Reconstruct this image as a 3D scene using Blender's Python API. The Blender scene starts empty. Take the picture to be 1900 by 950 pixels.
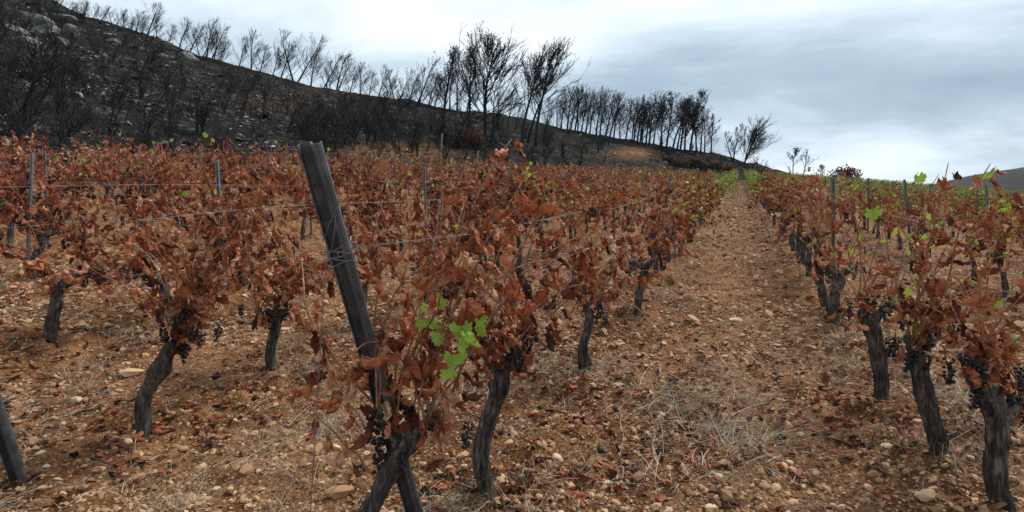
import bpy, math, random
import numpy as np
from mathutils import Matrix, Vector, Euler

# ------------------------------------------------------------------ camera, world, sun, exposure
S = bpy.context.scene
COL = S.collection
R = math.radians
FPX = 1050.0                     # focal length in pixels of the 1900 px wide photograph
CAMZ = 1.6

cam_d = bpy.data.cameras.new('camera'); cam = bpy.data.objects.new('camera', cam_d); COL.objects.link(cam)
cam_d.sensor_width = 36.0; cam_d.lens = 36.0 * FPX / 1900.0
cam_d.clip_start = 0.05; cam_d.clip_end = 6000.0
cam.location = (0, 0, CAMZ); cam.rotation_euler = (R(90), 0, 0)
S.camera = cam

SUN_EL, SUN_AZ = 52.0, 55.0      # azimuth measured from +Y (view direction) towards +X
w = bpy.data.worlds.new('World'); S.world = w; w.use_nodes = True
nt = w.node_tree; nt.nodes.clear()
def N(t, typ, **kw):
    n = t.nodes.new(typ)
    for k, v in kw.items():
        if k == 'op': n.operation = v
        elif k == 'inp':
            for kk, vv in v.items(): n.inputs[kk].default_value = vv
        else: setattr(n, k, v)
    return n
def ramp(t, stops, interp='LINEAR'):
    n = t.nodes.new('ShaderNodeValToRGB'); cr = n.color_ramp; cr.interpolation = interp
    while len(cr.elements) < len(stops): cr.elements.new(0.5)
    for e, (p, c) in zip(cr.elements, stops):
        e.position = p; e.color = (c[0], c[1], c[2], 1) if hasattr(c, '__len__') else (c, c, c, 1)
    return n
L = nt.links.new
sky = N(nt, 'ShaderNodeTexSky', sky_type='NISHITA', sun_disc=False)
sky.sun_elevation = R(SUN_EL); sky.sun_rotation = R(SUN_AZ); sky.air_density = 1.2; sky.dust_density = 2.5
skym = N(nt, 'ShaderNodeVectorMath', op='SCALE'); skym.inputs['Scale'].default_value = 0.11
L(sky.outputs[0], skym.inputs[0])
tc = N(nt, 'ShaderNodeTexCoord')
sep = N(nt, 'ShaderNodeSeparateXYZ'); L(tc.outputs['Generated'], sep.inputs[0])
zc = N(nt, 'ShaderNodeMath', op='MAXIMUM'); L(sep.outputs['Z'], zc.inputs[0]); zc.inputs[1].default_value = 0.0
zo = N(nt, 'ShaderNodeMath', op='ADD'); L(zc.outputs[0], zo.inputs[0]); zo.inputs[1].default_value = 0.16
dx = N(nt, 'ShaderNodeMath', op='DIVIDE'); L(sep.outputs['X'], dx.inputs[0]); L(zo.outputs[0], dx.inputs[1])
dy = N(nt, 'ShaderNodeMath', op='DIVIDE'); L(sep.outputs['Y'], dy.inputs[0]); L(zo.outputs[0], dy.inputs[1])
cv = N(nt, 'ShaderNodeCombineXYZ'); L(dx.outputs[0], cv.inputs[0]); L(dy.outputs[0], cv.inputs[1])
cmap = N(nt, 'ShaderNodeMapping'); L(cv.outputs[0], cmap.inputs[0])
cmap.inputs['Location'].default_value = (-7.949, -18.76, 0); cmap.inputs['Scale'].default_value = (0.62, 0.95, 1)
cmap.inputs['Rotation'].default_value = (0, 0, R(18))
cn = N(nt, 'ShaderNodeTexNoise', inp={'Scale': 1.0, 'Detail': 8.0, 'Roughness': 0.58, 'Distortion': 0.25}); L(cmap.outputs[0], cn.inputs['Vector'])
cn2 = N(nt, 'ShaderNodeTexNoise', inp={'Scale': 0.55, 'Detail': 3.0, 'Roughness': 0.5}); L(cmap.outputs[0], cn2.inputs['Vector'])
cmx = N(nt, 'ShaderNodeMix', data_type='FLOAT'); cmx.inputs[0].default_value = 0.3
L(cn.outputs['Fac'], cmx.inputs[2]); L(cn2.outputs['Fac'], cmx.inputs[3])
crp = ramp(nt, [(0.30, (0.145, 0.195, 0.255)), (0.42, (0.235, 0.295, 0.355)), (0.485, (0.335, 0.40, 0.46)), (0.54, (0.43, 0.485, 0.53)), (0.63, (0.57, 0.59, 0.60))])
L(cmx.outputs[0], crp.inputs[0])
mixs = N(nt, 'ShaderNodeMix', data_type='RGBA'); mixs.inputs[0].default_value = 0.94
L(skym.outputs[0], mixs.inputs[6]); L(crp.outputs[0], mixs.inputs[7])
bg = N(nt, 'ShaderNodeBackground'); bg.inputs['Strength'].default_value = 1.0
L(mixs.outputs[2], bg.inputs[0])
wo = N(nt, 'ShaderNodeOutputWorld'); L(bg.outputs[0], wo.inputs[0])

sd = bpy.data.lights.new('sun', 'SUN'); sun = bpy.data.objects.new('sun', sd); COL.objects.link(sun)
sd.energy = 2.0; sd.angle = R(16); sd.color = (1.0, 0.95, 0.88)
_d = Vector((math.sin(R(SUN_AZ)) * math.cos(R(SUN_EL)), math.cos(R(SUN_AZ)) * math.cos(R(SUN_EL)), math.sin(R(SUN_EL))))
sun.rotation_euler = _d.to_track_quat('Z', 'Y').to_euler(); sun.location = (30, 30, 60)
vs = S.view_settings; vs.view_transform = 'Standard'; vs.look = 'None'; vs.gamma = 1.0; vs.exposure = 1.0; vs.use_curve_mapping = False
try: S.cycles.max_bounces = 5; S.cycles.diffuse_bounces = 2; S.cycles.transparent_max_bounces = 4
except Exception: pass

# ------------------------------------------------------------------ small numeric helpers
rng = np.random.default_rng(7)
random.seed(7)
def hsh(ix, iy, s):
    n = (ix.astype(np.int64) * 374761393 + iy.astype(np.int64) * 668265263 + s * 1274126177) & 0x7fffffff
    n = ((n ^ (n >> 13)) * 1274126177) & 0x7fffffff
    n = n ^ (n >> 16)
    return (n & 0xffff) / 65535.0
def vnoise(x, y, s=0):
    x = np.asarray(x, float); y = np.asarray(y, float)
    ix = np.floor(x); iy = np.floor(y); fx = x - ix; fy = y - iy
    fx = fx * fx * (3 - 2 * fx); fy = fy * fy * (3 - 2 * fy)
    a = hsh(ix, iy, s); b = hsh(ix + 1, iy, s); c = hsh(ix, iy + 1, s); d = hsh(ix + 1, iy + 1, s)
    return (a + (b - a) * fx) * (1 - fy) + (c + (d - c) * fx) * fy
def fbm(x, y, s=0, o=4):
    v = 0; a = 0.5; t = 0
    for i in range(o):
        v = v + a * (vnoise(x, y, s + i * 17) - 0.5); x = x * 2.03 + 11.3; y = y * 2.03 + 5.7; t += a; a *= 0.5
    return v / t * 1.0

KX = 0.4076                       # vine rows run along (KX, 1)
U0, DU = -1.27, 2.32              # row k stands at u = X - KX*Y = U0 + DU*k
ROW = np.array([KX, 1.0, 0.0]); ROW /= np.linalg.norm(ROW)
CRO = np.array([ROW[1], -ROW[0], 0.0])
YC = 86.0
def base_z(X, Y):
    X = np.asarray(X, float); Y = np.asarray(Y, float)
    Yp = np.minimum(Y, YC)
    z = 0.138 * Yp + 0.0002 * np.maximum(Yp, 0) ** 2
    e = np.maximum(Y - YC, 0)
    sl = 0.172
    e1 = np.minimum(e, 18.0)
    z = z + sl * e1 - 0.0080 * e1 ** 2 - 0.116 * np.maximum(e - 18.0, 0)
    z = np.maximum(z, np.where(e > 0, -25.0, -1e9))
    u = X - KX * Y
    v = np.clip(-(u + 2), 0, 24)
    rise = np.where(v < 2.19, 0.016 * v * v, 0.077 + 0.07 * (v - 2.19))
    z = z + rise * np.clip((140 - Y) / 40, 0, 1)
    z = z - 0.075 * np.clip(u - 4, 0, 60)
    return z
def gz(X, Y):
    """smooth height of the field, with the tilled hump along each row"""
    X = np.asarray(X, float); Y = np.asarray(Y, float)
    u = X - KX * Y
    f = (u - U0) / DU; dr = (f - np.round(f)) * DU
    near = np.clip((90 - Y) / 30, 0, 1)
    return base_z(X, Y) + near * (0.06 * np.exp(-(dr / 0.38) ** 2) - 0.03 * np.exp(-((np.abs(dr) - 0.75) / 0.22) ** 2)
                                  + 0.07 * fbm(X * 0.9, Y * 0.9, 3, 3))
def px(x, y, Y):
    """point that the photograph shows at pixel x, y when it stands Y metres ahead"""
    return np.array([(x - 950) / FPX * Y, Y, CAMZ + (475 - y) / FPX * Y])
def scr(P):
    return 950 + FPX * P[0] / P[1], 475 - FPX * (P[2] - CAMZ) / P[1]
def on_ground(x, y):
    """where the ray through a pixel meets the field"""
    Ys = np.concatenate([np.linspace(1.5, 12, 1500), np.linspace(12, 90, 1500)])
    Xs = (x - 950) / FPX * Ys
    zr = CAMZ + (475 - y) / FPX * Ys
    i = int(np.argmax(gz(Xs, Ys) >= zr))
    return np.array([Xs[i], Ys[i], float(gz(Xs[i], Ys[i]))])

# ------------------------------------------------------------------ mesh helpers
def mk_mesh(name, V, F, mat=None, tint=None, smooth=False, mask=None):
    """V (n,3); F a list of integer arrays, each (m,3) or (m,4)"""
    me = bpy.data.meshes.new(name)
    V = np.ascontiguousarray(V, dtype=np.float32)
    F = [np.asarray(f, dtype=np.int32) for f in (F if isinstance(F, list) else [F]) if len(f)]
    me.vertices.add(len(V)); me.vertices.foreach_set('co', V.ravel())
    loops = np.concatenate([f.ravel() for f in F]); cnt = np.concatenate([np.full(len(f), f.shape[1], np.int32) for f in F])
    me.loops.add(len(loops)); me.loops.foreach_set('vertex_index', loops)
    me.polygons.add(len(cnt)); st = np.concatenate([[0], np.cumsum(cnt)[:-1]]).astype(np.int32)
    me.polygons.foreach_set('loop_start', st)
    me.polygons.foreach_set('use_smooth', np.full(len(cnt), smooth, dtype=bool))
    for nm, arr in (('tint', tint), ('mask', mask)):
        if arr is not None:
            a = me.attributes.new(nm, 'FLOAT', 'POINT'); a.data.foreach_set('value', np.ascontiguousarray(arr, dtype=np.float32))
    me.update(calc_edges=True)
    if mat: me.materials.append(mat)
    return me
def merge(parts):
    """list of (V, [F...]) or (V, [F...], tint) -> one"""
    Vs, F3, F4, T, o = [], [], [], [], 0
    for p in parts:
        V = p[0]; Vs.append(V)
        for f in p[1]:
            if len(f) == 0: continue
            (F3 if f.shape[1] == 3 else F4).append(f + o)
        T.append(np.broadcast_to(p[2] if len(p) > 2 else 0.5, (len(V),)))
        o += len(V)
    F = []
    if F3: F.append(np.concatenate(F3))
    if F4: F.append(np.concatenate(F4))
    return np.concatenate(Vs), F, np.concatenate(T)
def obj(name, me, parent=None, loc=None, rot=None, scl=None, kind=None, label=None, cat=None, group=None):
    o = bpy.data.objects.new(name, me); COL.objects.link(o)
    if parent is not None: o.parent = parent
    if loc is not None: o.location = loc
    if rot is not None: o.rotation_euler = rot
    if scl is not None: o.scale = scl if hasattr(scl, '__len__') else (scl,) * 3
    if kind: o['kind'] = kind
    if label: o['label'] = label
    if cat: o['category'] = cat
    if group: o['group'] = group
    return o
def frames(P):
    T = np.gradient(P, axis=0); T /= np.linalg.norm(T, axis=1)[:, None] + 1e-12
    ref = np.array([1.0, 0, 0]) if abs(T[0, 0]) < 0.8 else np.array([0, 1.0, 0])
    A = np.empty_like(T); a = ref
    for i in range(len(P)):
        a = a - T[i] * (a @ T[i]); a = a / (np.linalg.norm(a) + 1e-12); A[i] = a
    return T, A, np.cross(T, A)
def tube(P, r, n=6, cap=True, rad=None):
    """swept tube; rad (k,n) multiplies the radius"""
    P = np.asarray(P, float); r = np.broadcast_to(np.asarray(r, float), (len(P),)); k = len(P)
    T, A, B = frames(P)
    th = np.arange(n) * 2 * np.pi / n
    rr = r[:, None] * (rad if rad is not None else 1.0)
    V = P[:, None] + rr[..., None] * (np.cos(th)[None, :, None] * A[:, None] + np.sin(th)[None, :, None] * B[:, None])
    V = V.reshape(-1, 3)
    i = np.arange(k - 1)[:, None] * n; j = np.arange(n)[None]; j2 = (j + 1) % n
    Q = np.stack([i + j, i + j2, i + n + j2, i + n + j], -1).reshape(-1, 4)
    F = [Q]
    if cap:
        V = np.concatenate([V, P[:1], P[-1:]])
        c0, c1 = k * n, k * n + 1
        jj = np.arange(n); j3 = (jj + 1) % n
        F.append(np.concatenate([np.stack([np.full(n, c0), j3, jj], -1), np.stack([np.full(n, c1), (k - 1) * n + jj, (k - 1) * n + j3], -1)]))
    return V, F
def resample(P, m):
    P = np.asarray(P, float)
    # Catmull-Rom through the points
    Q = np.concatenate([[2 * P[0] - P[1]], P, [2 * P[-1] - P[-2]]])
    t = np.linspace(0, len(P) - 1 - 1e-6, m); i = t.astype(int); f = (t - i)[:, None]
    a, b, c, d = Q[i], Q[i + 1], Q[i + 2], Q[i + 3]
    return 0.5 * (2 * b + (c - a) * f + (2 * a - 5 * b + 4 * c - d) * f ** 2 + (3 * b - a - 3 * c + d) * f ** 3)
ICO_V = None
def ico():
    t = (1 + 5 ** 0.5) / 2
    V = np.array([[-1, t, 0], [1, t, 0], [-1, -t, 0], [1, -t, 0], [0, -1, t], [0, 1, t], [0, -1, -t], [0, 1, -t], [t, 0, -1], [t, 0, 1], [-t, 0, -1], [-t, 0, 1]], float)
    V /= np.linalg.norm(V[0])
    F = np.array([[0, 11, 5], [0, 5, 1], [0, 1, 7], [0, 7, 10], [0, 10, 11], [1, 5, 9], [5, 11, 4], [11, 10, 2], [10, 7, 6], [7, 1, 8], [3, 9, 4], [3, 4, 2], [3, 2, 6], [3, 6, 8], [3, 8, 9], [4, 9, 5], [2, 4, 11], [6, 2, 10], [8, 6, 7], [9, 8, 1]])
    return V, F
def subdiv(V, F):
    V = list(map(tuple, V)); cache = {}; out = []
    def mid(a, b):
        k = (min(a, b), max(a, b))
        if k not in cache:
            m = (np.array(V[a]) + np.array(V[b])) / 2; m /= np.linalg.norm(m); V.append(tuple(m)); cache[k] = len(V) - 1
        return cache[k]
    for a, b, c in F:
        x, y, z = mid(a, b), mid(b, c), mid(c, a); out += [(a, x, z), (b, y, x), (c, z, y), (x, y, z)]
    return np.array(V), np.array(out)
IV, IF = ico(); IV1, IF1 = subdiv(IV, IF); IV2, IF2 = subdiv(IV1, IF1)
def rand_rot(n, g):
    q = g.normal(size=(n, 4)); q /= np.linalg.norm(q, axis=1)[:, None]; a, b, c, d = q.T
    return np.stack([np.stack([1 - 2 * (c * c + d * d), 2 * (b * c - a * d), 2 * (b * d + a * c)], -1),
                     np.stack([2 * (b * c + a * d), 1 - 2 * (b * b + d * d), 2 * (c * d - a * b)], -1),
                     np.stack([2 * (b * d - a * c), 2 * (c * d + a * b), 1 - 2 * (b * b + c * c)], -1)], 1)
def rotz(a):
    c, s = np.cos(a), np.sin(a); o = np.zeros_like(c); i = np.ones_like(c)
    return np.stack([np.stack([c, -s, o], -1), np.stack([s, c, o], -1), np.stack([o, o, i], -1)], 1)
def stone_shape(g, sub=0, flat=0.65, rough=0.22):
    V, F = (IV, IF) if sub == 0 else (IV1, IF1) if sub == 1 else (IV2, IF2)
    V = V.copy()
    for _ in range(5 + 5 * sub):                          # planar cuts give the broken, angular look
        d = g.normal(size=3); d /= np.linalg.norm(d); h = g.uniform(0.55, 0.9)
        e = V @ d; V = V - np.outer(np.maximum(e - h, 0), d)
    V *= 1 + g.normal(size=(len(V), 1)) * rough * 0.25
    return V * np.array([1.0, g.uniform(0.6, 0.95), flat]), F
def scatter(shapes, pos, size, g, upright=True, tint=None):
    """many small stones joined: returns V, F, tint"""
    out = []
    idx = g.integers(0, len(shapes), len(pos))
    for s, (V, F) in enumerate(shapes):
        k = np.where(idx == s)[0]
        if not len(k): continue
        Rm = rotz(g.uniform(0, 6.28, len(k)))
        tilt = g.normal(size=(len(k), 2)) * 0.25
        W = np.einsum('nij,vj->nvi', Rm, V)
        W[..., 2] += W[..., 0] * tilt[:, None, 0] + W[..., 1] * tilt[:, None, 1]
        W = W * size[k][:, None, None] + pos[k][:, None]
        FF = F[None] + (np.arange(len(k)) * len(V))[:, None, None]
        out.append((W.reshape(-1, 3), [FF.reshape(-1, 3)], np.repeat(tint[k], len(V)) if tint is not None else 0.5))
    return merge(out)

# ------------------------------------------------------------------ materials
def new_mat(name):
    m = bpy.data.materials.new(name); m.use_nodes = True; t = m.node_tree; t.nodes.clear()
    out = N(t, 'ShaderNodeOutputMaterial'); b = N(t, 'ShaderNodeBsdfPrincipled'); t.links.new(b.outputs[0], out.inputs[0])
    return m, t, b, out
def attr(t, nm): return N(t, 'ShaderNodeAttribute', attribute_name=nm)
def tint_random(t, spread=0.5):
    """per-piece tint from the mesh plus the object's own random number"""
    a = attr(t, 'tint'); oi = N(t, 'ShaderNodeObjectInfo')
    s = N(t, 'ShaderNodeMath', op='MULTIPLY_ADD'); t.links.new(oi.outputs['Random'], s.inputs[0]); s.inputs[1].default_value = spread
    t.links.new(a.outputs['Fac'], s.inputs[2])
    f = N(t, 'ShaderNodeMath', op='SUBTRACT'); t.links.new(s.outputs[0], f.inputs[0]); f.inputs[1].default_value = spread / 2
    return f
def bump(t, b, src, strength, dist):
    bp = N(t, 'ShaderNodeBump'); bp.inputs['Strength'].default_value = strength; bp.inputs['Distance'].default_value = dist
    t.links.new(src, bp.inputs['Height']); t.links.new(bp.outputs[0], b.inputs['Normal']); return bp

def leaf_mat(name, stops, trans, rough=0.62, spread=0.5, vein=0.25):
    m, t, b, out = new_mat(name)
    f = tint_random(t, spread)
    tcn = N(t, 'ShaderNodeTexCoord')
    nz = N(t, 'ShaderNodeTexNoise', inp={'Scale': 26.0, 'Detail': 4.0, 'Roughness': 0.6}); t.links.new(tcn.outputs['Object'], nz.inputs['Vector'])
    ma = N(t, 'ShaderNodeMath', op='MULTIPLY_ADD'); t.links.new(nz.outputs['Fac'], ma.inputs[0]); ma.inputs[1].default_value = vein
    t.links.new(f.outputs[0], ma.inputs[2])
    mb = N(t, 'ShaderNodeMath', op='SUBTRACT'); t.links.new(ma.outputs[0], mb.inputs[0]); mb.inputs[1].default_value = vein / 2
    r = ramp(t, stops); t.links.new(mb.outputs[0], r.inputs[0])
    t.links.new(r.outputs[0], b.inputs['Base Color']); b.inputs['Roughness'].default_value = rough
    b.inputs['Specular IOR Level'].default_value = 0.28
    tr = N(t, 'ShaderNodeBsdfTranslucent'); t.links.new(r.outputs[0], tr.inputs[0])
    mx = N(t, 'ShaderNodeMixShader'); mx.inputs[0].default_value = trans
    t.links.new(b.outputs[0], mx.inputs[1]); t.links.new(tr.outputs[0], mx.inputs[2]); t.links.new(mx.outputs[0], out.inputs[0])
    return m
M_DEAD = leaf_mat('withered_leaf', [(0.0, (0.035, 0.013, 0.009)), (0.22, (0.14, 0.038, 0.017)), (0.48, (0.31, 0.085, 0.033)), (0.74, (0.43, 0.160, 0.070)), (1.0, (0.50, 0.30, 0.18))], 0.2, 0.62, 0.6, 0.3)
M_GREEN = leaf_mat('green_leaf', [(0.0, (0.13, 0.23, 0.022)), (0.5, (0.27, 0.40, 0.040)), (1.0, (0.46, 0.52, 0.09))], 0.35, 0.5, 0.5, 0.15)
M_OLIVE = leaf_mat('olive_leaf', [(0.0, (0.06, 0.105, 0.018)), (0.5, (0.125, 0.195, 0.034)), (1.0, (0.24, 0.29, 0.06))], 0.25, 0.55, 0.5, 0.15)
M_NEEDLE = leaf_mat('scorched_needles', [(0.0, (0.018, 0.015, 0.014)), (0.6, (0.036, 0.028, 0.024)), (1.0, (0.065, 0.045, 0.036))], 0.1, 0.8)
M_RUSSET = leaf_mat('russet_foliage', [(0.0, (0.06, 0.03, 0.018)), (0.6, (0.13, 0.06, 0.032)), (1.0, (0.22, 0.10, 0.05))], 0.15, 0.8)

def bark_mat(name, c0, c1, c2, sc, st=0.6, dist=0.01, zs=0.18):
    m, t, b, out = new_mat(name)
    tcn = N(t, 'ShaderNodeTexCoord'); mp = N(t, 'ShaderNodeMapping'); t.links.new(tcn.outputs['Object'], mp.inputs[0]); mp.inputs['Scale'].default_value = (1, 1, zs)
    nz = N(t, 'ShaderNodeTexNoise', inp={'Scale': sc, 'Detail': 6.0, 'Roughness': 0.65, 'Distortion': 0.6}); t.links.new(mp.outputs[0], nz.inputs['Vector'])
    n2 = N(t, 'ShaderNodeTexNoise', inp={'Scale': sc * 0.13, 'Detail': 3.0}); t.links.new(tcn.outputs['Object'], n2.inputs['Vector'])
    ad = N(t, 'ShaderNodeMath', op='MULTIPLY_ADD'); t.links.new(n2.outputs['Fac'], ad.inputs[0]); ad.inputs[1].default_value = 0.5; t.links.new(nz.outputs['Fac'], ad.inputs[2])
    r = ramp(t, [(0.55, c0), (0.74, c1), (0.92, c2)]); t.links.new(ad.outputs[0], r.inputs[0]); t.links.new(r.outputs[0], b.inputs['Base Color'])
    b.inputs['Roughness'].default_value = 0.85; b.inputs['Specular IOR Level'].default_value = 0.25
    bump(t, b, nz.outputs['Fac'], st, dist); return m
M_BARK = bark_mat('vine_bark', (0.011, 0.009, 0.0075), (0.058, 0.047, 0.039), (0.185, 0.152, 0.124), 62, 1.0, 0.02, 0.16)
M_CHAR = bark_mat('charred_bark', (0.008, 0.008, 0.009), (0.016, 0.016, 0.017), (0.032, 0.031, 0.032), 9, 0.5, 0.02)
M_CANE = bark_mat('vine_cane', (0.12, 0.046, 0.020), (0.22, 0.095, 0.040), (0.34, 0.175, 0.082), 60, 0.4, 0.002, 0.25)
M_CANE2 = bark_mat('weathered_cane', (0.10, 0.06, 0.045), (0.20, 0.13, 0.095), (0.36, 0.28, 0.21), 60, 0.4, 0.002, 0.25)

def plain_var(name, stops, rough=0.8, spread=0.6, nscale=30, namp=0.35, bst=0.4, bdist=0.004, metal=0.0):
    m, t, b, out = new_mat(name)
    f = tint_random(t, spread); tcn = N(t, 'ShaderNodeTexCoord')
    nz = N(t, 'ShaderNodeTexNoise', inp={'Scale': nscale, 'Detail': 6.0, 'Roughness': 0.6}); t.links.new(tcn.outputs['Object'], nz.inputs['Vector'])
    ma = N(t, 'ShaderNodeMath', op='MULTIPLY_ADD'); t.links.new(nz.outputs['Fac'], ma.inputs[0]); ma.inputs[1].default_value = namp; t.links.new(f.outputs[0], ma.inputs[2])
    mb = N(t, 'ShaderNodeMath', op='SUBTRACT'); t.links.new(ma.outputs[0], mb.inputs[0]); mb.inputs[1].default_value = namp / 2
    r = ramp(t, stops); t.links.new(mb.outputs[0], r.inputs[0]); t.links.new(r.outputs[0], b.inputs['Base Color'])
    b.inputs['Roughness'].default_value = rough; b.inputs['Metallic'].default_value = metal; b.inputs['Specular IOR Level'].default_value = 0.3
    bump(t, b, nz.outputs['Fac'], bst, bdist); return m
M_STONE = plain_var('ochre_stone', [(0.0, (0.15, 0.074, 0.036)), (0.4, (0.33, 0.185, 0.092)), (0.72, (0.49, 0.32, 0.18)), (1.0, (0.64, 0.50, 0.34))], 0.85, 0.6, 40)
M_LIME = plain_var('limestone', [(0.0, (0.02, 0.019, 0.018)), (0.4, (0.075, 0.072, 0.068)), (0.75, (0.19, 0.18, 0.17)), (1.0, (0.36, 0.345, 0.32))], 0.9, 0.3, 1.6, 1.2, 1.0, 0.3)
M_RUBBLE = plain_var('scorched_rubble', [(0.0, (0.014, 0.013, 0.012)), (0.45, (0.05, 0.046, 0.042)), (0.75, (0.19, 0.175, 0.155)), (1.0, (0.46, 0.43, 0.39))], 0.9, 0.0, 6, 0.3)
M_GRAPE = plain_var('shrivelled_grape', [(0.0, (0.006, 0.005, 0.007)), (0.5, (0.013, 0.010, 0.014)), (1.0, (0.040, 0.034, 0.044))], 0.5, 0.4, 60, 0.4, 0.3, 0.002)
M_STRAW = plain_var('straw', [(0.0, (0.11, 0.088, 0.066)), (0.35, (0.26, 0.205, 0.14)), (0.7, (0.44, 0.365, 0.255)), (1.0, (0.58, 0.52, 0.42))], 0.8, 0.0, 8, 0.3, 0.0)
M_BLUE = plain_var('blue_plastic', [(0.0, (0.16, 0.25, 0.5)), (0.6, (0.25, 0.36, 0.62)), (1.0, (0.7, 0.75, 0.85))], 0.35, 0.0, 30, 1.0)

def zinc(name, a, b_, c):
    m, t, b, out = new_mat(name); tcn = N(t, 'ShaderNodeTexCoord')
    nz = N(t, 'ShaderNodeTexNoise', inp={'Scale': 14.0, 'Detail': 7.0, 'Roughness': 0.65}); t.links.new(tcn.outputs['Object'], nz.inputs['Vector'])
    r = ramp(t, [(0.32, a), (0.52, b_), (0.72, c)]); t.links.new(nz.outputs['Fac'], r.inputs[0]); t.links.new(r.outputs[0], b.inputs['Base Color'])
    b.inputs['Metallic'].default_value = 0.45; b.inputs['Roughness'].default_value = 0.55
    bump(t, b, nz.outputs['Fac'], 0.12, 0.004); return m
M_ZINC = zinc('weathered_zinc', (0.05, 0.056, 0.06), (0.10, 0.11, 0.115), (0.19, 0.205, 0.21))
M_ZINC2 = zinc('pale_zinc', (0.085, 0.092, 0.10), (0.125, 0.134, 0.144), (0.18, 0.19, 0.20))
M_WIRE = zinc('wire', (0.10, 0.10, 0.10), (0.19, 0.19, 0.185), (0.30, 0.30, 0.29))
M_HOLE = plain_var('punched_hole', [(0, (0.012, 0.012, 0.013)), (1, (0.03, 0.03, 0.03))], 0.9)

# soil
def soil_mat():
    m, t, b, out = new_mat('red_stony_soil'); tcn = N(t, 'ShaderNodeTexCoord'); P = tcn.outputs['Object']
    def noise(sc, det=5, ro=0.6):
        n = N(t, 'ShaderNodeTexNoise', inp={'Scale': sc, 'Detail': det, 'Roughness': ro}); t.links.new(P, n.inputs['Vector']); return n.outputs['Fac']
    big, mid, fine = noise(0.8, 4), noise(5.5, 5), noise(55, 6, 0.7)
    r = ramp(t, [(0.36, (0.034, 0.013, 0.005)), (0.47, (0.118, 0.047, 0.018)), (0.59, (0.222, 0.104, 0.045)), (0.76, (0.385, 0.23, 0.115))])
    a = N(t, 'ShaderNodeMath', op='MULTIPLY_ADD'); t.links.new(mid, a.inputs[0]); a.inputs[1].default_value = 0.6
    a2 = N(t, 'ShaderNodeMath', op='MULTIPLY'); t.links.new(fine, a2.inputs[0]); a2.inputs[1].default_value = 0.75; t.links.new(a2.outputs[0], a.inputs[2])
    a3 = N(t, 'ShaderNodeMath', op='MULTIPLY_ADD'); t.links.new(big, a3.inputs[0]); a3.inputs[1].default_value = 0.35; t.links.new(a.outputs[0], a3.inputs[2])
    a4 = N(t, 'ShaderNodeMath', op='SUBTRACT'); t.links.new(a3.outputs[0], a4.inputs[0]); a4.inputs[1].default_value = 0.33
    t.links.new(a4.outputs[0], r.inputs[0])
    # stones too small to build: pale cells
    vo = N(t, 'ShaderNodeTexVoronoi', inp={'Scale': 34.0, 'Randomness': 1.0}); t.links.new(P, vo.inputs['Vector'])
    vr = ramp(t, [(0.22, 1.0), (0.36, 0.0)]); t.links.new(vo.outputs['Distance'], vr.inputs[0])
    vs_ = N(t, 'ShaderNodeSeparateColor'); t.links.new(vo.outputs['Color'], vs_.inputs[0])
    vt = N(t, 'ShaderNodeMath', op='GREATER_THAN'); t.links.new(vs_.outputs[0], vt.inputs[0]); vt.inputs[1].default_value = 0.52
    vm = N(t, 'ShaderNodeMath', op='MULTIPLY'); t.links.new(vr.outputs[0], vm.inputs[0]); t.links.new(vt.outputs[0], vm.inputs[1])
    sr = ramp(t, [(0.0, (0.24, 0.135, 0.068)), (0.6, (0.36, 0.235, 0.135)), (1.0, (0.48, 0.36, 0.24))]); t.links.new(vs_.outputs[1], sr.inputs[0])
    mx = N(t, 'ShaderNodeMix', data_type='RGBA'); t.links.new(vm.outputs[0], mx.inputs[0]); t.links.new(r.outputs[0], mx.inputs[6]); t.links.new(sr.outputs[0], mx.inputs[7])
    t.links.new(mx.outputs[2], b.inputs['Base Color']); b.inputs['Roughness'].default_value = 0.95; b.inputs['Specular IOR Level'].default_value = 0.15
    h = N(t, 'ShaderNodeMath', op='MULTIPLY_ADD'); t.links.new(vm.outputs[0], h.inputs[0]); h.inputs[1].default_value = 0.5; t.links.new(fine, h.inputs[2])
    bump(t, b, h.outputs[0], 0.9, 0.02); return m
M_SOIL = soil_mat()
def hill_mat():
    m, t, b, out = new_mat('burnt_hillside'); tcn = N(t, 'ShaderNodeTexCoord'); P = tcn.outputs['Object']
    def noise(sc, det=6, ro=0.65):
        n = N(t, 'ShaderNodeTexNoise', inp={'Scale': sc, 'Detail': det, 'Roughness': ro}); t.links.new(P, n.inputs['Vector']); return n.outputs['Fac']
    n1, n2 = noise(0.35), noise(2.6)
    a = N(t, 'ShaderNodeMath', op='MULTIPLY_ADD'); t.links.new(n1, a.inputs[0]); a.inputs[1].default_value = 0.45
    a2 = N(t, 'ShaderNodeMath', op='MULTIPLY'); t.links.new(n2, a2.inputs[0]); a2.inputs[1].default_value = 0.62; t.links.new(a2.outputs[0], a.inputs[2])
    ch = ramp(t, [(0.42, (0.005, 0.0048, 0.0045)), (0.55, (0.013, 0.0118, 0.0105)), (0.62, (0.042, 0.037, 0.032)), (0.72, (0.17, 0.155, 0.138))]); t.links.new(a.outputs[0], ch.inputs[0])
    ea = ramp(t, [(0.40, (0.04, 0.021, 0.011)), (0.54, (0.13, 0.07, 0.034)), (0.68, (0.27, 0.165, 0.085))]); t.links.new(a.outputs[0], ea.inputs[0])
    at = attr(t, 'mask')
    mx = N(t, 'ShaderNodeMix', data_type='RGBA'); t.links.new(at.outputs['Fac'], mx.inputs[0]); t.links.new(ch.outputs[0], mx.inputs[6]); t.links.new(ea.outputs[0], mx.inputs[7])
    t.links.new(mx.outputs[2], b.inputs['Base Color']); b.inputs['Roughness'].default_value = 0.95; b.inputs['Specular IOR Level'].default_value = 0.1
    bump(t, b, n2, 1.0, 0.25); return m
M_HILL = hill_mat()
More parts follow.
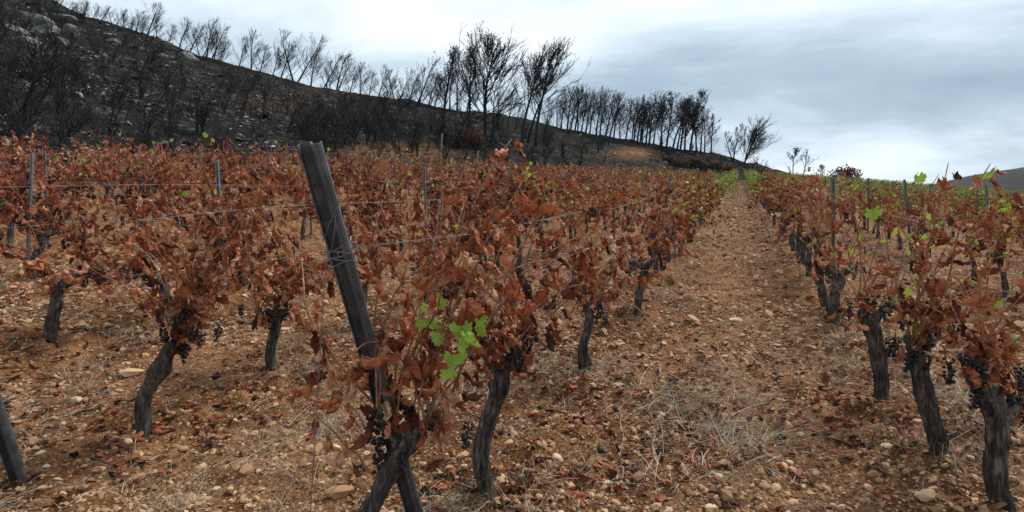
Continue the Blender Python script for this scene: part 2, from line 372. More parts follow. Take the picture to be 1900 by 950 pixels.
M_FAR = plain_var('far_burnt_slope', [(0.0, (0.010, 0.012, 0.015)), (0.5, (0.014, 0.016, 0.019)), (1.0, (0.020, 0.021, 0.024))], 0.95, 0.0, 0.03, 0.9, 0.6, 4.0)

# ------------------------------------------------------------------ ground
def axis(a, b, step, lo, hi, g0, g1):
    mid = np.arange(a, b + 1e-6, step); up = []; x = mid[-1]; s = step
    while x < hi: s *= g1; x += s; up.append(x)
    dn = []; x = a; s = step
    while x > lo: s *= g0; x -= s; dn.append(x)
    return np.concatenate([dn[::-1], mid, up])
xs = axis(-4.6, 5.0, 0.030, -900, 1400, 1.055, 1.055); ys = axis(2.2, 6.0, 0.023, -14, 1600, 1.12, 1.032)
GX, GY = np.meshgrid(xs, ys)
u_ = GX - KX * GY; f_ = (u_ - U0) / DU; dr_ = np.abs((f_ - np.round(f_)) * DU)
ampn = np.clip(1.6 - 0.04 * GY, 0.15, 1)
rowr = 0.55 + 0.75 * np.exp(-(dr_ / 0.55) ** 2)
clod = np.maximum(fbm(GX * 7, GY * 7, 21, 4), -0.12) * 0.13 + np.maximum(fbm(GX * 2.2, GY * 2.2, 5, 3) - 0.05, 0) * 0.32 + fbm(GX * 22, GY * 22, 31, 2) * 0.035
GZ = gz(GX, GY) + np.where(GY < 60, ampn * rowr * clod, 0)
ny, nx = GX.shape
ii = (np.arange(ny - 1)[:, None] * nx + np.arange(nx - 1)[None]).ravel()
me = mk_mesh('ground', np.stack([GX, GY, GZ], -1).reshape(-1, 3), [np.stack([ii, ii + 1, ii + nx + 1, ii + nx], -1)], M_SOIL, smooth=True)
ground = obj('ground', me, kind='structure', label='stony red brown vineyard soil between the vine rows')

# ------------------------------------------------------------------ burnt hillside
HX = np.array([-900, -500, -200, 0, 100, 148, 202, 303, 370, 471, 572, 661, 796, 880, 998, 1099, 1183, 1268, 1331, 1395, 1470, 1560, 1650], float)
HRY = np.array([-420, -330, -190, -60, 2, 28, 46, 73, 100, 130, 155, 175, 195, 204, 226, 251, 264, 279, 285, 303, 324, 340, 352], float)
HF = np.interp(HX, [-900, 0, 300, 560, 700, 850, 1000, 1130, 1200, 1330, 1400, 1500, 1650], [14, 18, 21, 27, 33, 40, 48, 58, 63, 75, 82, 88, 92])
HR = np.interp(HX, [-900, 0, 300, 560, 900, 1200, 1330, 1400, 1500, 1650], [52, 60, 65, 70, 76, 85, 90, 96, 106, 116])
def hill_cols(x):
    return np.interp(x, HX, HF), np.interp(x, HX, HR), np.interp(x, HX, HRY)
def hill_z(x, Y, rough=True):
    """height of the hillside in the direction of pixel column x, Y metres ahead"""
    x = np.asarray(x, float); Y = np.asarray(Y, float)
    f, r, ry = hill_cols(x)
    zr = CAMZ + (475 - ry) / FPX * r
    zf = base_z((x - 950) / FPX * f, f)
    s = (Y - f) / (r - f)
    prof = np.where(s < 0, s * 0.8, np.where(s < 1, 0.75 * s + 0.25 * (s ** 1.7), 1 - 0.15 * (s - 1) - 0.25 * (s - 1) ** 2))
    z = zf + (zr - zf) * prof
    if rough:
        X = (x - 950) / FPX * Y
        k = np.clip(s * 4, 0, 1)
        z = z + k * (1.1 * fbm(X * 0.16, Y * 0.16, 51, 4) + 0.55 * np.abs(fbm(X * 0.6, Y * 0.6, 77, 4)))
    return z
hx = np.arange(-900, 1651, 6.0); sv = np.concatenate([np.linspace(-0.12, 1.06, 130), np.linspace(1.1, 2.6, 14)])
HXg, SVg = np.meshgrid(hx, sv); ff, rr_, _ = hill_cols(HXg); HYg = ff + SVg * (rr_ - ff)
HZg = hill_z(HXg, HYg); HXX = (HXg - 950) / FPX * HYg
def blob(cx, cy, rx, ry_, X, Y): return np.exp(-(((X - cx) / rx) ** 2 + ((Y - cy) / ry_) ** 2))
pyg = 475 - FPX * (HZg - CAMZ) / HYg
msk = np.clip(1.5 * blob(1180, 283, 40, 12, HXg, pyg) + 1.3 * blob(745, 278, 100, 18, HXg, pyg) + 0.25 * blob(1040, 288, 120, 9, HXg, pyg) + 0.25 * blob(520, 195, 160, 60, HXg, pyg) + 0.35 * blob(1300, 305, 90, 10, HXg, pyg) + 0.6 * fbm(HXX * 0.25, HYg * 0.25, 91, 4) - 0.1, 0, 1)
ny, nx = HXg.shape; ii = (np.arange(ny - 1)[:, None] * nx + np.arange(nx - 1)[None]).ravel()
me = mk_mesh('hillside', np.stack([HXX, HYg, HZg], -1).reshape(-1, 3), [np.stack([ii, ii + 1, ii + nx + 1, ii + nx], -1)], M_HILL, smooth=True, mask=msk.ravel())
hillside = obj('hillside', me, kind='structure', label='burnt rocky hillside rising behind the vineyard')
def on_hill(x, y):
    """ray through a pixel onto the hillside; on the crest when the pixel lies above it"""
    f, r, _ = hill_cols(x); Ys = np.linspace(f, r, 400)
    py = 475 - FPX * (hill_z(np.full(400, float(x)), Ys) - CAMZ) / Ys
    k = np.where(py <= y)[0]
    Y = Ys[k[0]] if len(k) else Ys[int(np.argmin(py))]
    return np.array([(x - 950) / FPX * Y, Y, float(hill_z(float(x), Y))])

# far hill on the open side
fx = np.linspace(240, 1150, 90); fy = np.linspace(420, 900, 40); FX, FY = np.meshgrid(fx, fy)
hgt = np.interp(FX / FY * FPX + 950, [1500, 1700, 1750, 1800, 1850, 1900, 2000, 2200, 2600], [400, 350, 336, 326, 318, 310, 300, 296, 316])
FZ = (CAMZ + (475 - hgt) / FPX * 650) * np.exp(-((FY - 650) / 150) ** 2) * 1.0 + 5 * fbm(FX * 0.012, FY * 0.012, 5, 4) - 2
ny, nx = FX.shape; ii = (np.arange(ny - 1)[:, None] * nx + np.arange(nx - 1)[None]).ravel()
far = obj('distant_hill', mk_mesh('distant_hill', np.stack([FX, FY, FZ], -1).reshape(-1, 3), [np.stack([ii, ii + 1, ii + nx + 1, ii + nx], -1)], M_FAR, smooth=True), kind='structure', label='low dark hill far beyond the vineyard')

# ------------------------------------------------------------------ leaves, bunches
def leaf_shape(g, n=20, rings=2, dead=True):
    """vine leaf hanging along -Z from the petiole at the origin, unit length"""
    ph = np.arange(n) / n * 2 * np.pi + g.uniform(-0.05, 0.05)
    rad = 0.52 * (0.72 + 0.28 * np.abs(np.cos(2.5 * ph)) ** 0.7)
    rad *= np.where(np.abs(ph - np.pi) < 0.35, 0.45, 1.0)
    rad *= 1 + 0.07 * np.where(np.arange(n) % 2, 1, -1)
    Vs = [np.zeros((1, 2))]
    for k in range(1, rings + 1):
        q = k / rings; rk = rad * q if k == rings else np.mean(rad) * q * 0.6 + rad * q * 0.4
        Vs.append(np.stack([np.sin(ph) * rk, np.cos(ph) * rk], -1))
    A = np.concatenate(Vs)
    a = A[:, 0]; l = A[:, 1] + 0.42
    b = np.zeros_like(a)
    if dead:
        a = a * g.uniform(0.55, 0.9); l = l * 1.18
        Rr = g.uniform(0.075, 0.20); off = g.uniform(-0.12, 0.12)
        th = (a - off) / Rr; th = np.clip(th, -2.6, 2.6)
        a2 = Rr * np.sin(th) ; b2 = Rr * (1 - np.cos(th)) * g.choice([-1, 1])
        pleat = 0.09 * np.sin(8 * np.arctan2(A[:, 0], A[:, 1]) + g.uniform(0, 6)) * np.hypot(A[:, 0], A[:, 1]) * 2
        a, b = a2, b2 + pleat
        R2 = g.uniform(0.38, 1.1) * g.choice([-1, 1]); t2 = l / R2
        l, b = (np.abs(R2) - b * np.sign(R2)) * np.sin(np.abs(t2)), b + 0.0 + (R2 * (1 - np.cos(t2)))
        nzz = g.normal(size=(len(a), 3)) * 0.036
    else:
        b = 0.10 * np.abs(a) * g.uniform(0.5, 2) - 0.18 * l ** 2 * g.uniform(0, 1.5) + 0.03 * np.sin(8 * a + 3)
        nzz = g.normal(size=(len(a), 3)) * 0.012
    V = np.stack([a, b, -l], -1) + nzz
    V = np.concatenate([V, [[0.008, 0, 0.0], [-0.008, 0, 0.0], [0.0, 0.0, 0.22]]])    # petiole
    V[-3:-1, 2] = V[0, 2] * 0.8
    V[-1] += np.array([g.uniform(-0.05, 0.05), g.uniform(-0.05, 0.05), 0])
    V[:, 2] -= 0.22; V[:, :2] -= V[-1, :2]
    j = np.arange(n); j2 = (j + 1) % n
    F = [np.stack([np.zeros(n, int), 1 + j, 1 + j2], -1)]
    for k in range(1, rings):
        o0 = 1 + (k - 1) * n; o1 = o0 + n
        F.append(np.stack([o0 + j, o1 + j, o1 + j2], -1)); F.append(np.stack([o0 + j, o1 + j2, o0 + j2], -1))
    F.append(np.array([[len(V) - 3, len(V) - 2, len(V) - 1]]))
    return V, np.concatenate(F)
gl = np.random.default_rng(11)
DEAD_HI = [leaf_shape(gl, 22, 3, True) for _ in range(16)]
DEAD_MID = [leaf_shape(gl, 12, 2, True) for _ in range(10)]
DEAD_LO = [leaf_shape(gl, 6, 1, True) for _ in range(8)]
GREEN_HI = [leaf_shape(gl, 20, 2, False) for _ in range(8)]
GREEN_LO = [leaf_shape(gl, 6, 1, False) for _ in range(6)]
ME_DEAD = [mk_mesh('withered_leaf', V, [F], M_DEAD, tint=np.clip(gl.uniform(0.08, 0.72) + 0.18 * (np.hypot(V[:, 0], V[:, 1]) > 0.2), 0, 1)) for V, F in DEAD_HI]
ME_GREEN = [mk_mesh('green_leaf', V, [F], M_GREEN, tint=np.full(len(V), 0.5), smooth=True) for V, F in GREEN_HI]
def bunch_shape(g):
    n = 38; P = []
    while len(P) < n:
        t = g.uniform(0, 1); r = 0.032 * (1 - 0.72 * t) ** 0.8 * math.sqrt(g.uniform(0.05, 1)); a = g.uniform(0, 6.28)
        P.append((r * math.cos(a), r * math.sin(a), -0.02 - 0.11 * t))
    parts = []
    for p in P:
        s = g.uniform(0.0058, 0.0088) * np.array([1, 1, g.uniform(0.8, 1.15)])
        parts.append((IV * s @ rand_rot(1, g)[0].T + np.array(p), [IF], g.uniform(0.1, 0.9)))
    V, F = tube([(0, 0, 0.03), (0.003, 0, 0), (0, 0.002, -0.06), (0, 0, -0.11)], 0.0018, 4)
    parts.append((V, F, 0.9))
    return merge(parts)
BUNCH = [bunch_shape(gl) for _ in range(5)]
ME_BUNCH = [mk_mesh('grape_bunch', V, F, M_GRAPE, tint=T, smooth=True) for V, F, T in BUNCH]

def leaf_xf(g, n, windy=0.75):
    """orientations for hanging leaves blown towards +X: Euler angles (n,3)"""
    yaw = g.uniform(-math.pi, math.pi, n)
    tilt = g.normal(0.15, 0.38, n)
    sway = -np.abs(g.normal(0.45, 0.4, n)) * windy
    return yaw, tilt, sway
def leaf_mats(g, n):
    yaw, tilt, sway = leaf_xf(g, n)
    c, s = np.cos(tilt), np.sin(tilt); o = np.zeros(n); i = np.ones(n)
    Rx = np.stack([np.stack([i, o, o], -1), np.stack([o, c, -s], -1), np.stack([o, s, c], -1)], 1)
    c, s = np.cos(sway), np.sin(sway)
    Ry = np.stack([np.stack([c, o, s], -1), np.stack([o, i, o], -1), np.stack([-s, o, c], -1)], 1)
    return np.einsum('nij,njk,nkl->nil', Ry, rotz(yaw), Rx)

# ------------------------------------------------------------------ vines
def trunk_geo(P, r0, r1, g, n=36, m=60, bulb=True):
    P = resample(P, m); t = np.linspace(0, 1, m); L_ = np.linalg.norm(P[-1] - P[0])
    wv = np.sin(np.pi * t)[:, None]; ph = g.uniform(0, 6, 4)
    P = P + wv * np.stack([np.sin(t * 7 + ph[0]) + 0.6 * np.sin(t * 15 + ph[1]), np.sin(t * 6 + ph[2]) + 0.6 * np.sin(t * 13 + ph[3]), 0 * t], -1) * 0.011 * L_ / 0.6
    r = (r0 + (r1 - r0) * t) * 0.86 + 0.30 * r0 * np.exp(-(t / 0.07) ** 2)
    for _ in range(3): r = r + r0 * g.uniform(0.05, 0.2) * np.exp(-((t - g.uniform(0.2, 0.95)) / 0.05) ** 2)
    if bulb: r = r + 0.12 * r1 * np.exp(-((t - 0.93) / 0.09) ** 2)
    th = np.arange(n) / n * 2 * np.pi; s = g.integers(0, 900)
    tw = t * g.uniform(-2, 2)
    A = th[None] + tw[:, None]
    kx, ky = np.cos(A), np.sin(A)
    rad = 1 + 0.62 * fbm(kx * 3.2 + 20, ky * 3.2 + t[:, None] * 2.2 + 9, s, 3) + 0.62 * fbm(kx * 1.2 + t[:, None] * 5 + 3, ky * 1.2 + 7, s + 5, 2)
    rad += 0.30 - 1.1 * np.abs(fbm(kx * 5 + 3, ky * 5 + t[:, None] * 3, s + 31, 3)) + 0.3 * fbm(kx * 9 + 3, ky * 9 + t[:, None] * 14, s + 41, 2) + 0.10 * np.sign(np.sin(A * 4 + 3 * t[:, None])) * fbm(kx * 6 + 3, ky * 6 + t[:, None] * 3, s + 9, 2) * 2
    rad = np.clip(rad / rad.mean() * 0.98, 0.5, 1.9)
    return tube(P, r, n, True, rad)
def grow_cane(start, d, length, g, droop, n=12):
    P = [np.array(start)]; d = np.array(d, float); d /= np.linalg.norm(d); st = length / (n - 1)
    wob = g.normal(size=3) * 0.10
    for i in range(n - 1):
        d = d + wob * 0.6 + g.normal(size=3) * 0.10 + np.array([0.025, 0, -droop * (i / n)])
        if i % 4 == 3: wob = g.normal(size=3) * 0.10
        d /= np.linalg.norm(d); P.append(P[-1] + d * st)
    return np.array(P)
def vine_plan(g, trunk=None, arms=None, ncane=10, leaves=13, height=1.5, r0=0.045, r1=0.036, ground_off=0.0, spread=0.55, nb=6):
    """everything in coordinates about the foot of the vine"""
    if trunk is None:
        h = g.uniform(0.48, 0.66); lean = ROW * g.normal(0, 0.07) + CRO * g.normal(0, 0.04)
        trunk = np.array([[0, 0, -0.06], lean * 0.2 + [0, 0, h * 0.35], lean * 0.9 + ROW * g.normal(0, 0.03) + [0, 0, h * 0.72], lean * 1.3 + [0, 0, h]])
    trunk = np.array(trunk, float); head = trunk[-1]
    if arms is None:
        arms = []
        for s in (-1, 1):
            l = g.uniform(0.12, 0.30)
            arms.append([head - [0, 0, 0.04], head + s * ROW * l * 0.5 + [0, 0, g.uniform(-0.02, 0.06)] + CRO * g.normal(0, 0.03), head + s * ROW * l + [0, 0, g.uniform(0.02, 0.13)] + CRO * g.normal(0, 0.05)])
    canes = []
    for i in range(ncane):
        a = np.array(arms[i % len(arms)], float); t = g.uniform(0.25, 1.0)
        Pa = resample(a, 20); st = Pa[min(19, int(t * 20))]
        d = np.array([0, 0, 1.0]) + ROW * g.normal(0, spread * 0.62) + CRO * g.normal(0, 0.17)
        ln = g.uniform(0.62, 1.12) * (height - st[2]) * 1.12
        dr = 0.04 if g.uniform() < 0.72 else g.uniform(0.25, 0.6)
        if g.uniform() < 0.15: d = d + CRO * g.choice([-1, 1]) * 0.8; dr = 0.5
        canes.append(grow_cane(st, d, max(ln, 0.3), g, dr))
    lv = []
    for c in canes:
        m = max(4, int(leaves * g.uniform(0.7, 1.25))); Pc = resample(c, 60)
        ks = np.clip((np.linspace(0.06, 1.02, m) * 59 + g.normal(0, 2, m)).astype(int), 0, 59)
        off = g.normal(size=(m, 3)) * np.array([0.03, 0.03, 0.02])
        lv.append(Pc[ks] + off)
    lv = np.concatenate(lv)
    bp = []
    for i in range(nb):
        a = resample(np.array(arms[i % len(arms)], float), 10); p = a[g.integers(3, 10)]
        bp.append(p + ROW * g.normal(0, 0.07) + CRO * g.normal(0, 0.08) + [0, 0, g.uniform(-0.03, 0.14)])
    return dict(trunk=trunk, arms=[np.array(a, float) for a in arms], canes=canes, leaves=lv, bunches=np.array(bp).reshape(-1, 3), r0=r0, r1=r1)

ORD = ['zeroth', 'first', 'second', 'third', 'fourth', 'fifth', 'sixth', 'seventh', 'eighth', 'ninth', 'tenth', 'eleventh', 'twelfth', 'thirteenth', 'fourteenth', 'fifteenth', 'sixteenth', 'seventeenth', 'eighteenth', 'nineteenth']
TENS = {20: 'twent', 30: 'thirt', 40: 'fort', 50: 'fift', 60: 'sixt', 70: 'sevent', 80: 'eight', 90: 'ninet'}
def ordn(n):
    if n < 20: return ORD[n]
    if n % 10 == 0: return (TENS[n] + 'ieth') if n < 100 else str(n)
    return TENS[n // 10 * 10] + 'y-' + ORD[n % 10]
def row_name(k):
    if k == 0: return 'path-side row by the hill'
    if k == 1: return 'path-side row away from the hill'
    if k < 0: return '%s row hillward of the path' % ordn(1 - k)
    return '%s row beyond the path' % ordn(k)
GV = 'grapevines along the trellis rows'

def hero_vine(base, plan, g, label, green=0, name='grapevine', leafsize=0.104, extra_green=None, spent=0.0):
    root = obj(name, None, loc=base, label=label, cat='grapevine', group=GV)
    V, F = trunk_geo(plan['trunk'], plan['r0'], plan['r1'], g)
    tr = obj('trunk', mk_mesh('trunk', V, F, M_BARK, smooth=True), root)
    for a in plan['arms']:
        V, F = trunk_geo(a, plan['r1'] * 0.74, plan['r1'] * 0.46, g, 18, 24, True)
        obj('arm', mk_mesh('arm', V, F, M_BARK, smooth=True), root)
    for c in plan['canes']:
        Pc = resample(c, 26); rad = np.linspace(0.0052, 0.0020, 26) * g.uniform(0.7, 1.1); rad[::4] *= 1.35
        V, F = tube(Pc, rad, 6)
        obj('cane', mk_mesh('cane', V, F, M_CANE if g.uniform() < 0.75 else M_CANE2, smooth=True), root)
    lv = plan['leaves']
    if spent > 0: lv = lv[g.uniform(size=len(lv)) > spent]
    ul_ = (lv + base)[:, 0] - KX * (lv + base)[:, 1]; lv = lv[~((ul_ > -0.62) & (ul_ < 0.42))]
    if len(lv) > 290: lv = lv[g.permutation(len(lv))[:290]]
    Mx = leaf_mats(g, len(lv))
    for i, p in enumerate(lv):
        gr = g.uniform() < green
        o = obj('green_leaf' if gr else 'withered_leaf', (ME_GREEN if gr else ME_DEAD)[g.integers(0, 8 if gr else 16)], root)
        s = leafsize * g.uniform(0.6, 1.2) * (0.7 if gr else 1)
        M = Matrix(Mx[i].tolist()).to_4x4(); M.translation = Vector(p); o.matrix_local = M @ Matrix.Scale(s, 4)
    for p in (extra_green if extra_green is not None else []):
        o = obj('green_leaf', ME_GREEN[g.integers(0, 8)], root, loc=Vector(np.array(p[:3]) - base), rot=(g.normal(-0.5, 0.35), g.normal(0, 0.6), g.normal(0, 0.5)), scl=p[3])
    for p in plan['bunches']:
        obj('grape_bunch', ME_BUNCH[g.integers(0, 5)], root, loc=Vector(p), rot=(g.normal(0, 0.15), g.normal(0, 0.15), g.uniform(0, 6)), scl=g.uniform(0.85, 1.35))
    return root

def wpath(pts, Y, base):
    """a trunk traced in the photograph at its own distance, about its foot; pts may carry a depth offset"""
    return np.array([px(p[0], p[1], Y + (p[2] if len(p) > 2 else 0)) - base for p in pts])
gh = np.random.default_rng(101)
occupied = {}
def hero(k, pts, label, Y=None, arms=None, seed=0, **kw):
    g = np.random.default_rng(900 + seed)
    x0, y0 = pts[0][:2]
    if Y is None: base = on_ground(x0, y0)
    else:
        X = (x0 - 950) / FPX * Y; base = np.array([X, Y, float(gz(X, Y))])
    Yb = base[1]
    tr = wpath(pts, Yb, base); tr[0] = tr[0] * 0; tr = np.concatenate([[[0, 0, -0.07]], tr[0:]])
    tr[1][2] = max(tr[1][2], 0.0)
    arm = [wpath(a, Yb, base) for a in arms] if arms else None
    hk = {q: kw.pop(q) for q in ('green', 'leafsize', 'extra_green', 'spent') if q in kw}
    xc = kw.pop('extra_canes', [])
    plan = vine_plan(g, trunk=tr, arms=arm, **kw)
    for pts_, n_ in xc:
        c = resample(wpath(pts_, Yb, base), 14) + g.normal(size=(14, 3)) * 0.006; plan['canes'].append(c)
        q = resample(c, 60)[np.linspace(12, 59, n_).astype(int)]; plan['leaves'] = np.concatenate([q + g.normal(size=q.shape) * 0.012, plan['leaves']])
    occupied.setdefault(k, []).append(Yb)
    return hero_vine(base, plan, g, label, **hk)

# the path-side row towards the hill
eg = [(790, 590, 2.5, .075), (800, 612, 2.48, .085), (815, 585, 2.5, .07), (822, 640, 2.46, .085), (845, 622, 2.46, .09), (868, 618, 2.45, .10), (888, 604, 2.46, .10), (880, 640, 2.44, .08),
      (838, 668, 2.42, .085), (850, 690, 2.4, .09), (828, 694, 2.4, .075), (760, 632, 2.5, .05), (806, 552, 2.55, .05), (830, 548, 2.55, .06), (858, 655, 2.44, .07), (905, 625, 2.46, .06)]
gq = np.random.default_rng(3); eg = [(a + gq.normal(0, 9), b + gq.normal(0, 9), c - 0.06 * j, d * (0.85 - 0.2 * j)) for a, b, c, d in eg for j in (0, 1)]
eg = [tuple(px(a, b - 24, c - 0.46)) + (d * 0.76,) for a, b, c, d in eg]
hero(0, [(618, 1095), (680, 945), (730, 860), (775, 805)], 'thick leaning grapevine at the foot of the tilted end post, one bright green shoot', Y=2.12, seed=1,
     arms=[[(765, 815), (785, 790), (812, 770, 0.1)], [(745, 840), (725, 800), (700, 765, -0.1)]], ncane=16, leaves=18, r0=0.042, r1=0.034, height=1.62, spread=0.6, nb=9, extra_canes=[([(705, 895), (650, 838), (585, 765), (530, 700)], 16), ([(700, 820), (640, 740), (600, 650), (590, 600)], 9), ([(725, 800), (690, 700), (697, 560), (705, 430)], 14), ([(770, 790), (775, 640), (800, 500), (815, 360)], 16), ([(790, 790), (850, 690), (920, 600), (985, 560)], 10)], extra_green=eg, leafsize=0.096, spent=0.38)
hero(0, [(905, 925), (898, 850), (915, 750), (930, 690)], 'tall straight grapevine with ridged bark, just beyond the bright green shoot', seed=2,
     arms=[[(930, 700), (905, 665), (892, 640)], [(932, 695), (955, 660), (975, 635, .15)]], ncane=16, leaves=18, r0=0.047, r1=0.043, height=1.6, spread=0.55, nb=11, leafsize=0.096, spent=0.25)
hero(0, [(1088, 687), (1085, 640), (1092, 590), (1088, 560)], 'slim knobbly grapevine, third from the near end in the path-side row towards the hill', seed=3,
     arms=[[(1088, 568), (1072, 550), (1062, 535)], [(1092, 575), (1108, 568), (1118, 550, .2)]], ncane=13, leaves=18, r0=0.042, r1=0.034, height=1.5, nb=8, green=0.0, spent=0.25)
hero(0, [(1182, 590), (1188, 545), (1195, 505), (1196, 490)], 'sturdy grapevine laden with black bunches, fourth from the near end towards the hill', seed=4,
     arms=[[(1195, 498), (1175, 488), (1155, 500)], [(1197, 495), (1215, 480), (1228, 470, .3)]], ncane=12, leaves=18, r0=0.05, r1=0.045, nb=16, green=0.0, spent=0.3)
# the path-side row away from the hill
hero(1, [(1858, 990), (1862, 900), (1852, 800), (1835, 715)], 'thick shaggy grapevine at the frame edge, first across the path from the hill', Y=2.56, seed=11,
     arms=[[(1840, 740), (1822, 700), (1812, 668)], [(1850, 790), (1880, 760, .1), (1905, 730, .2)]], ncane=15, leaves=16, r0=0.050, r1=0.044, height=1.32, nb=14, green=0.06, spent=0.4)
hero(1, [(1732, 868), (1735, 810), (1715, 720), (1700, 655)], 'tall bowed grapevine with dark trunk, second across the path from the hill', seed=12,
     arms=[[(1702, 670), (1690, 645), (1682, 622)], [(1705, 665), (1722, 640), (1735, 615, .2)]], ncane=14, leaves=16, r0=0.047, r1=0.040, height=1.58, nb=9, extra_canes=[([(1700, 640), (1712, 520), (1705, 420), (1740, 325)], 14), ([(1690, 640), (1660, 520), (1640, 420), (1610, 340)], 14)], green=0.07, spent=0.4)
hero(1, [(1637, 742), (1630, 680), (1618, 625), (1612, 590)], 'grapevine with a big black knob of old wood, third across the path from the hill', seed=13,
     arms=[[(1612, 600), (1600, 580), (1610, 560)], [(1615, 600), (1640, 575), (1660, 555, .2)]], ncane=13, leaves=9, r0=0.046, r1=0.052, height=1.55, nb=10, green=0.2, spent=0.42)
hero(1, [(1549, 605), (1550, 560), (1557, 520), (1556, 505)], 'broad short grapevine right behind a grey stake, fourth across the path from the hill', seed=44,
     arms=[[(1556, 512), (1540, 500), (1530, 488)], [(1557, 512), (1572, 502), (1585, 490, .2)]], ncane=11, leaves=9, r0=0.058, r1=0.055, nb=12, green=0.2, spent=0.42)
hero(1, [(1528, 575), (1526, 535), (1520, 490)], 'slender dark grapevine, fifth across the path from the hill', seed=45, ncane=10, leaves=10, nb=9, green=0.18, spent=0.3)
# second row towards the hill
hero(-1, [(262, 812), (272, 740), (300, 672), (322, 640)], 'leaning black-trunked grapevine draped with wind-blown brown leaves, second row towards the hill', seed=21,
     arms=[[(320, 645), (335, 610), (310, 575)], [(322, 640), (345, 625), (360, 600)]], ncane=16, leaves=18, r0=0.050, r1=0.040, height=1.62, spread=0.55, nb=9)
hero(-1, [(508, 692), (505, 640), (515, 590), (520, 565)], 'short upright grapevine with leaves hanging low, behind the wire of the end post', seed=22,
     arms=[[(518, 575), (490, 590), (470, 598)], [(520, 570), (530, 555), (545, 540)]], ncane=13, leaves=18, r0=0.042, r1=0.038, height=1.45, nb=5)
hero(-1, [(668, 610), (672, 570), (676, 530), (675, 515)], 'dark grapevine mostly hidden behind the tilted end post', seed=23, ncane=12, leaves=17, nb=6)
hero(-1, [(790, 585), (792, 550), (800, 510)], 'grapevine with blackened bunches, seen through the big leaning vine', seed=24, ncane=12, leaves=16, nb=8)
# third row towards the hill
hero(-2, [(90, 628), (105, 565), (118, 530), (140, 512)], 'gnarled grapevine with one bent horizontal arm above a tilled hump', seed=31,
     arms=[[(138, 514), (165, 505), (195, 508)], [(125, 525), (110, 535), (85, 520)]], ncane=13, leaves=18, r0=0.052, r1=0.042, nb=7)
hero(-2, [(300, 600), (302, 560), (306, 520)], 'grapevine standing directly behind the leaning black-trunked vine', seed=32, ncane=12, leaves=18, nb=6)
hero(-2, [(450, 530), (448, 490), (452, 440), (450, 420)], 'stunted forked grapevine with bare black arms and few leaves', seed=33, arms=[[(450, 425), (470, 415), (490, 410)], [(450, 430), (440, 420), (432, 412)], [(450, 470), (468, 478), (488, 470)]], ncane=9, leaves=9, nb=5, spent=0.35)

# shared vines for the rest of the field
def pack_vine(plan, g, green, olive, dead_shapes, green_shapes, lsize, sides=8, seg=9, keep=1.0):
    tr = [trunk_geo(plan['trunk'], plan['r0'], plan['r1'], g, sides, seg)] + [trunk_geo(a, plan['r1'] * 0.9, plan['r1'] * 0.55, g, max(5, sides - 2), 5) for a in plan['arms']]
    cn = [tube(resample(c, 7), np.linspace(0.0055, 0.0022, 7), 3, False) for c in plan['canes']]
    lv = plan['leaves']; lv = lv[g.uniform(size=len(lv)) < keep]
    Mx = leaf_mats(g, len(lv)); dd, gg = [], []
    for i, p in enumerate(lv):
        isg = g.uniform() < green
        V, F = (green_shapes if isg else dead_shapes)[g.integers(0, len(green_shapes if isg else dead_shapes))]
        s = lsize * g.uniform(0.65, 1.2) * (0.8 if isg else 1)
        (gg if isg else dd).append((V @ Mx[i].T * s + p, [F], g.uniform(0.1, 0.9)))
    return dict(trunk=merge(tr), cane=merge(cn), dead=merge(dd) if dd else None, green=merge(gg) if gg else None)
gm = np.random.default_rng(55)
VAR = []
for kind, cnt, gfrac in (('brown', 12, 0.012), ('mixed', 8, 0.20), ('green', 5, 0.80), ('sparse', 6, 0.06)):
    for i in range(cnt):
        plan = vine_plan(gm, ncane=13, leaves=18, height=gm.uniform(1.35, 1.55), r0=gm.uniform(0.042, 0.056), r1=gm.uniform(0.036, 0.048), nb=9 if kind == 'sparse' else 5, spread=0.4 if kind == 'sparse' else 0.55)
        p = pack_vine(plan, gm, gfrac, False, DEAD_MID, GREEN_LO, 0.122 if kind == 'brown' else 0.110, keep=0.62 if kind == 'sparse' else 1.0)
        d = dict(kind=kind, bunches=plan['bunches'], trunk=mk_mesh('trunk', p['trunk'][0], p['trunk'][1], M_BARK, smooth=True), cane=mk_mesh('canes', p['cane'][0], p['cane'][1], M_CANE))
        d['dead'] = mk_mesh('withered_leaves', *p['dead'][:2], M_DEAD, tint=p['dead'][2]) if p['dead'] else None
        d['green'] = mk_mesh('green_leaves', *p['green'][:2], M_OLIVE if kind == 'green' else M_GREEN, tint=p['green'][2]) if p['green'] else None
        VAR.append(d)
BYKIND = {q: [v for v in VAR if v['kind'] == q] for q in ('brown', 'mixed', 'green', 'sparse')}
def vine_kind(k, Y, g):
    r = g.uniform()
    if k in (0, 1):
        pg = np.clip((Y - (17 if k == 0 else 22)) / 9, 0, 1) * 0.95
        if r < pg: return 'green'
        return 'sparse' if r < pg + (1 - pg) * (0.8 if k == 1 else 0.7) else 'mixed'
    if k >= 2:
        pg = np.clip((Y - 9) / 16, 0, 1) * 0.85
        return 'green' if r < pg else ('mixed' if r < pg + 0.35 * (1 - pg) else 'sparse' if r < pg + 0.8 * (1 - pg) else 'brown')
    near = np.clip((k + 6) / 6, 0, 1) * np.clip((Y - 10) / 20, 0, 1)
    if r < 0.35 * near * np.clip((Y - 45) / 15, 0, 1): return 'green'
    return 'mixed' if r < 0.10 + 0.5 * near else 'brown'
spots = []
gp = np.random.default_rng(77)
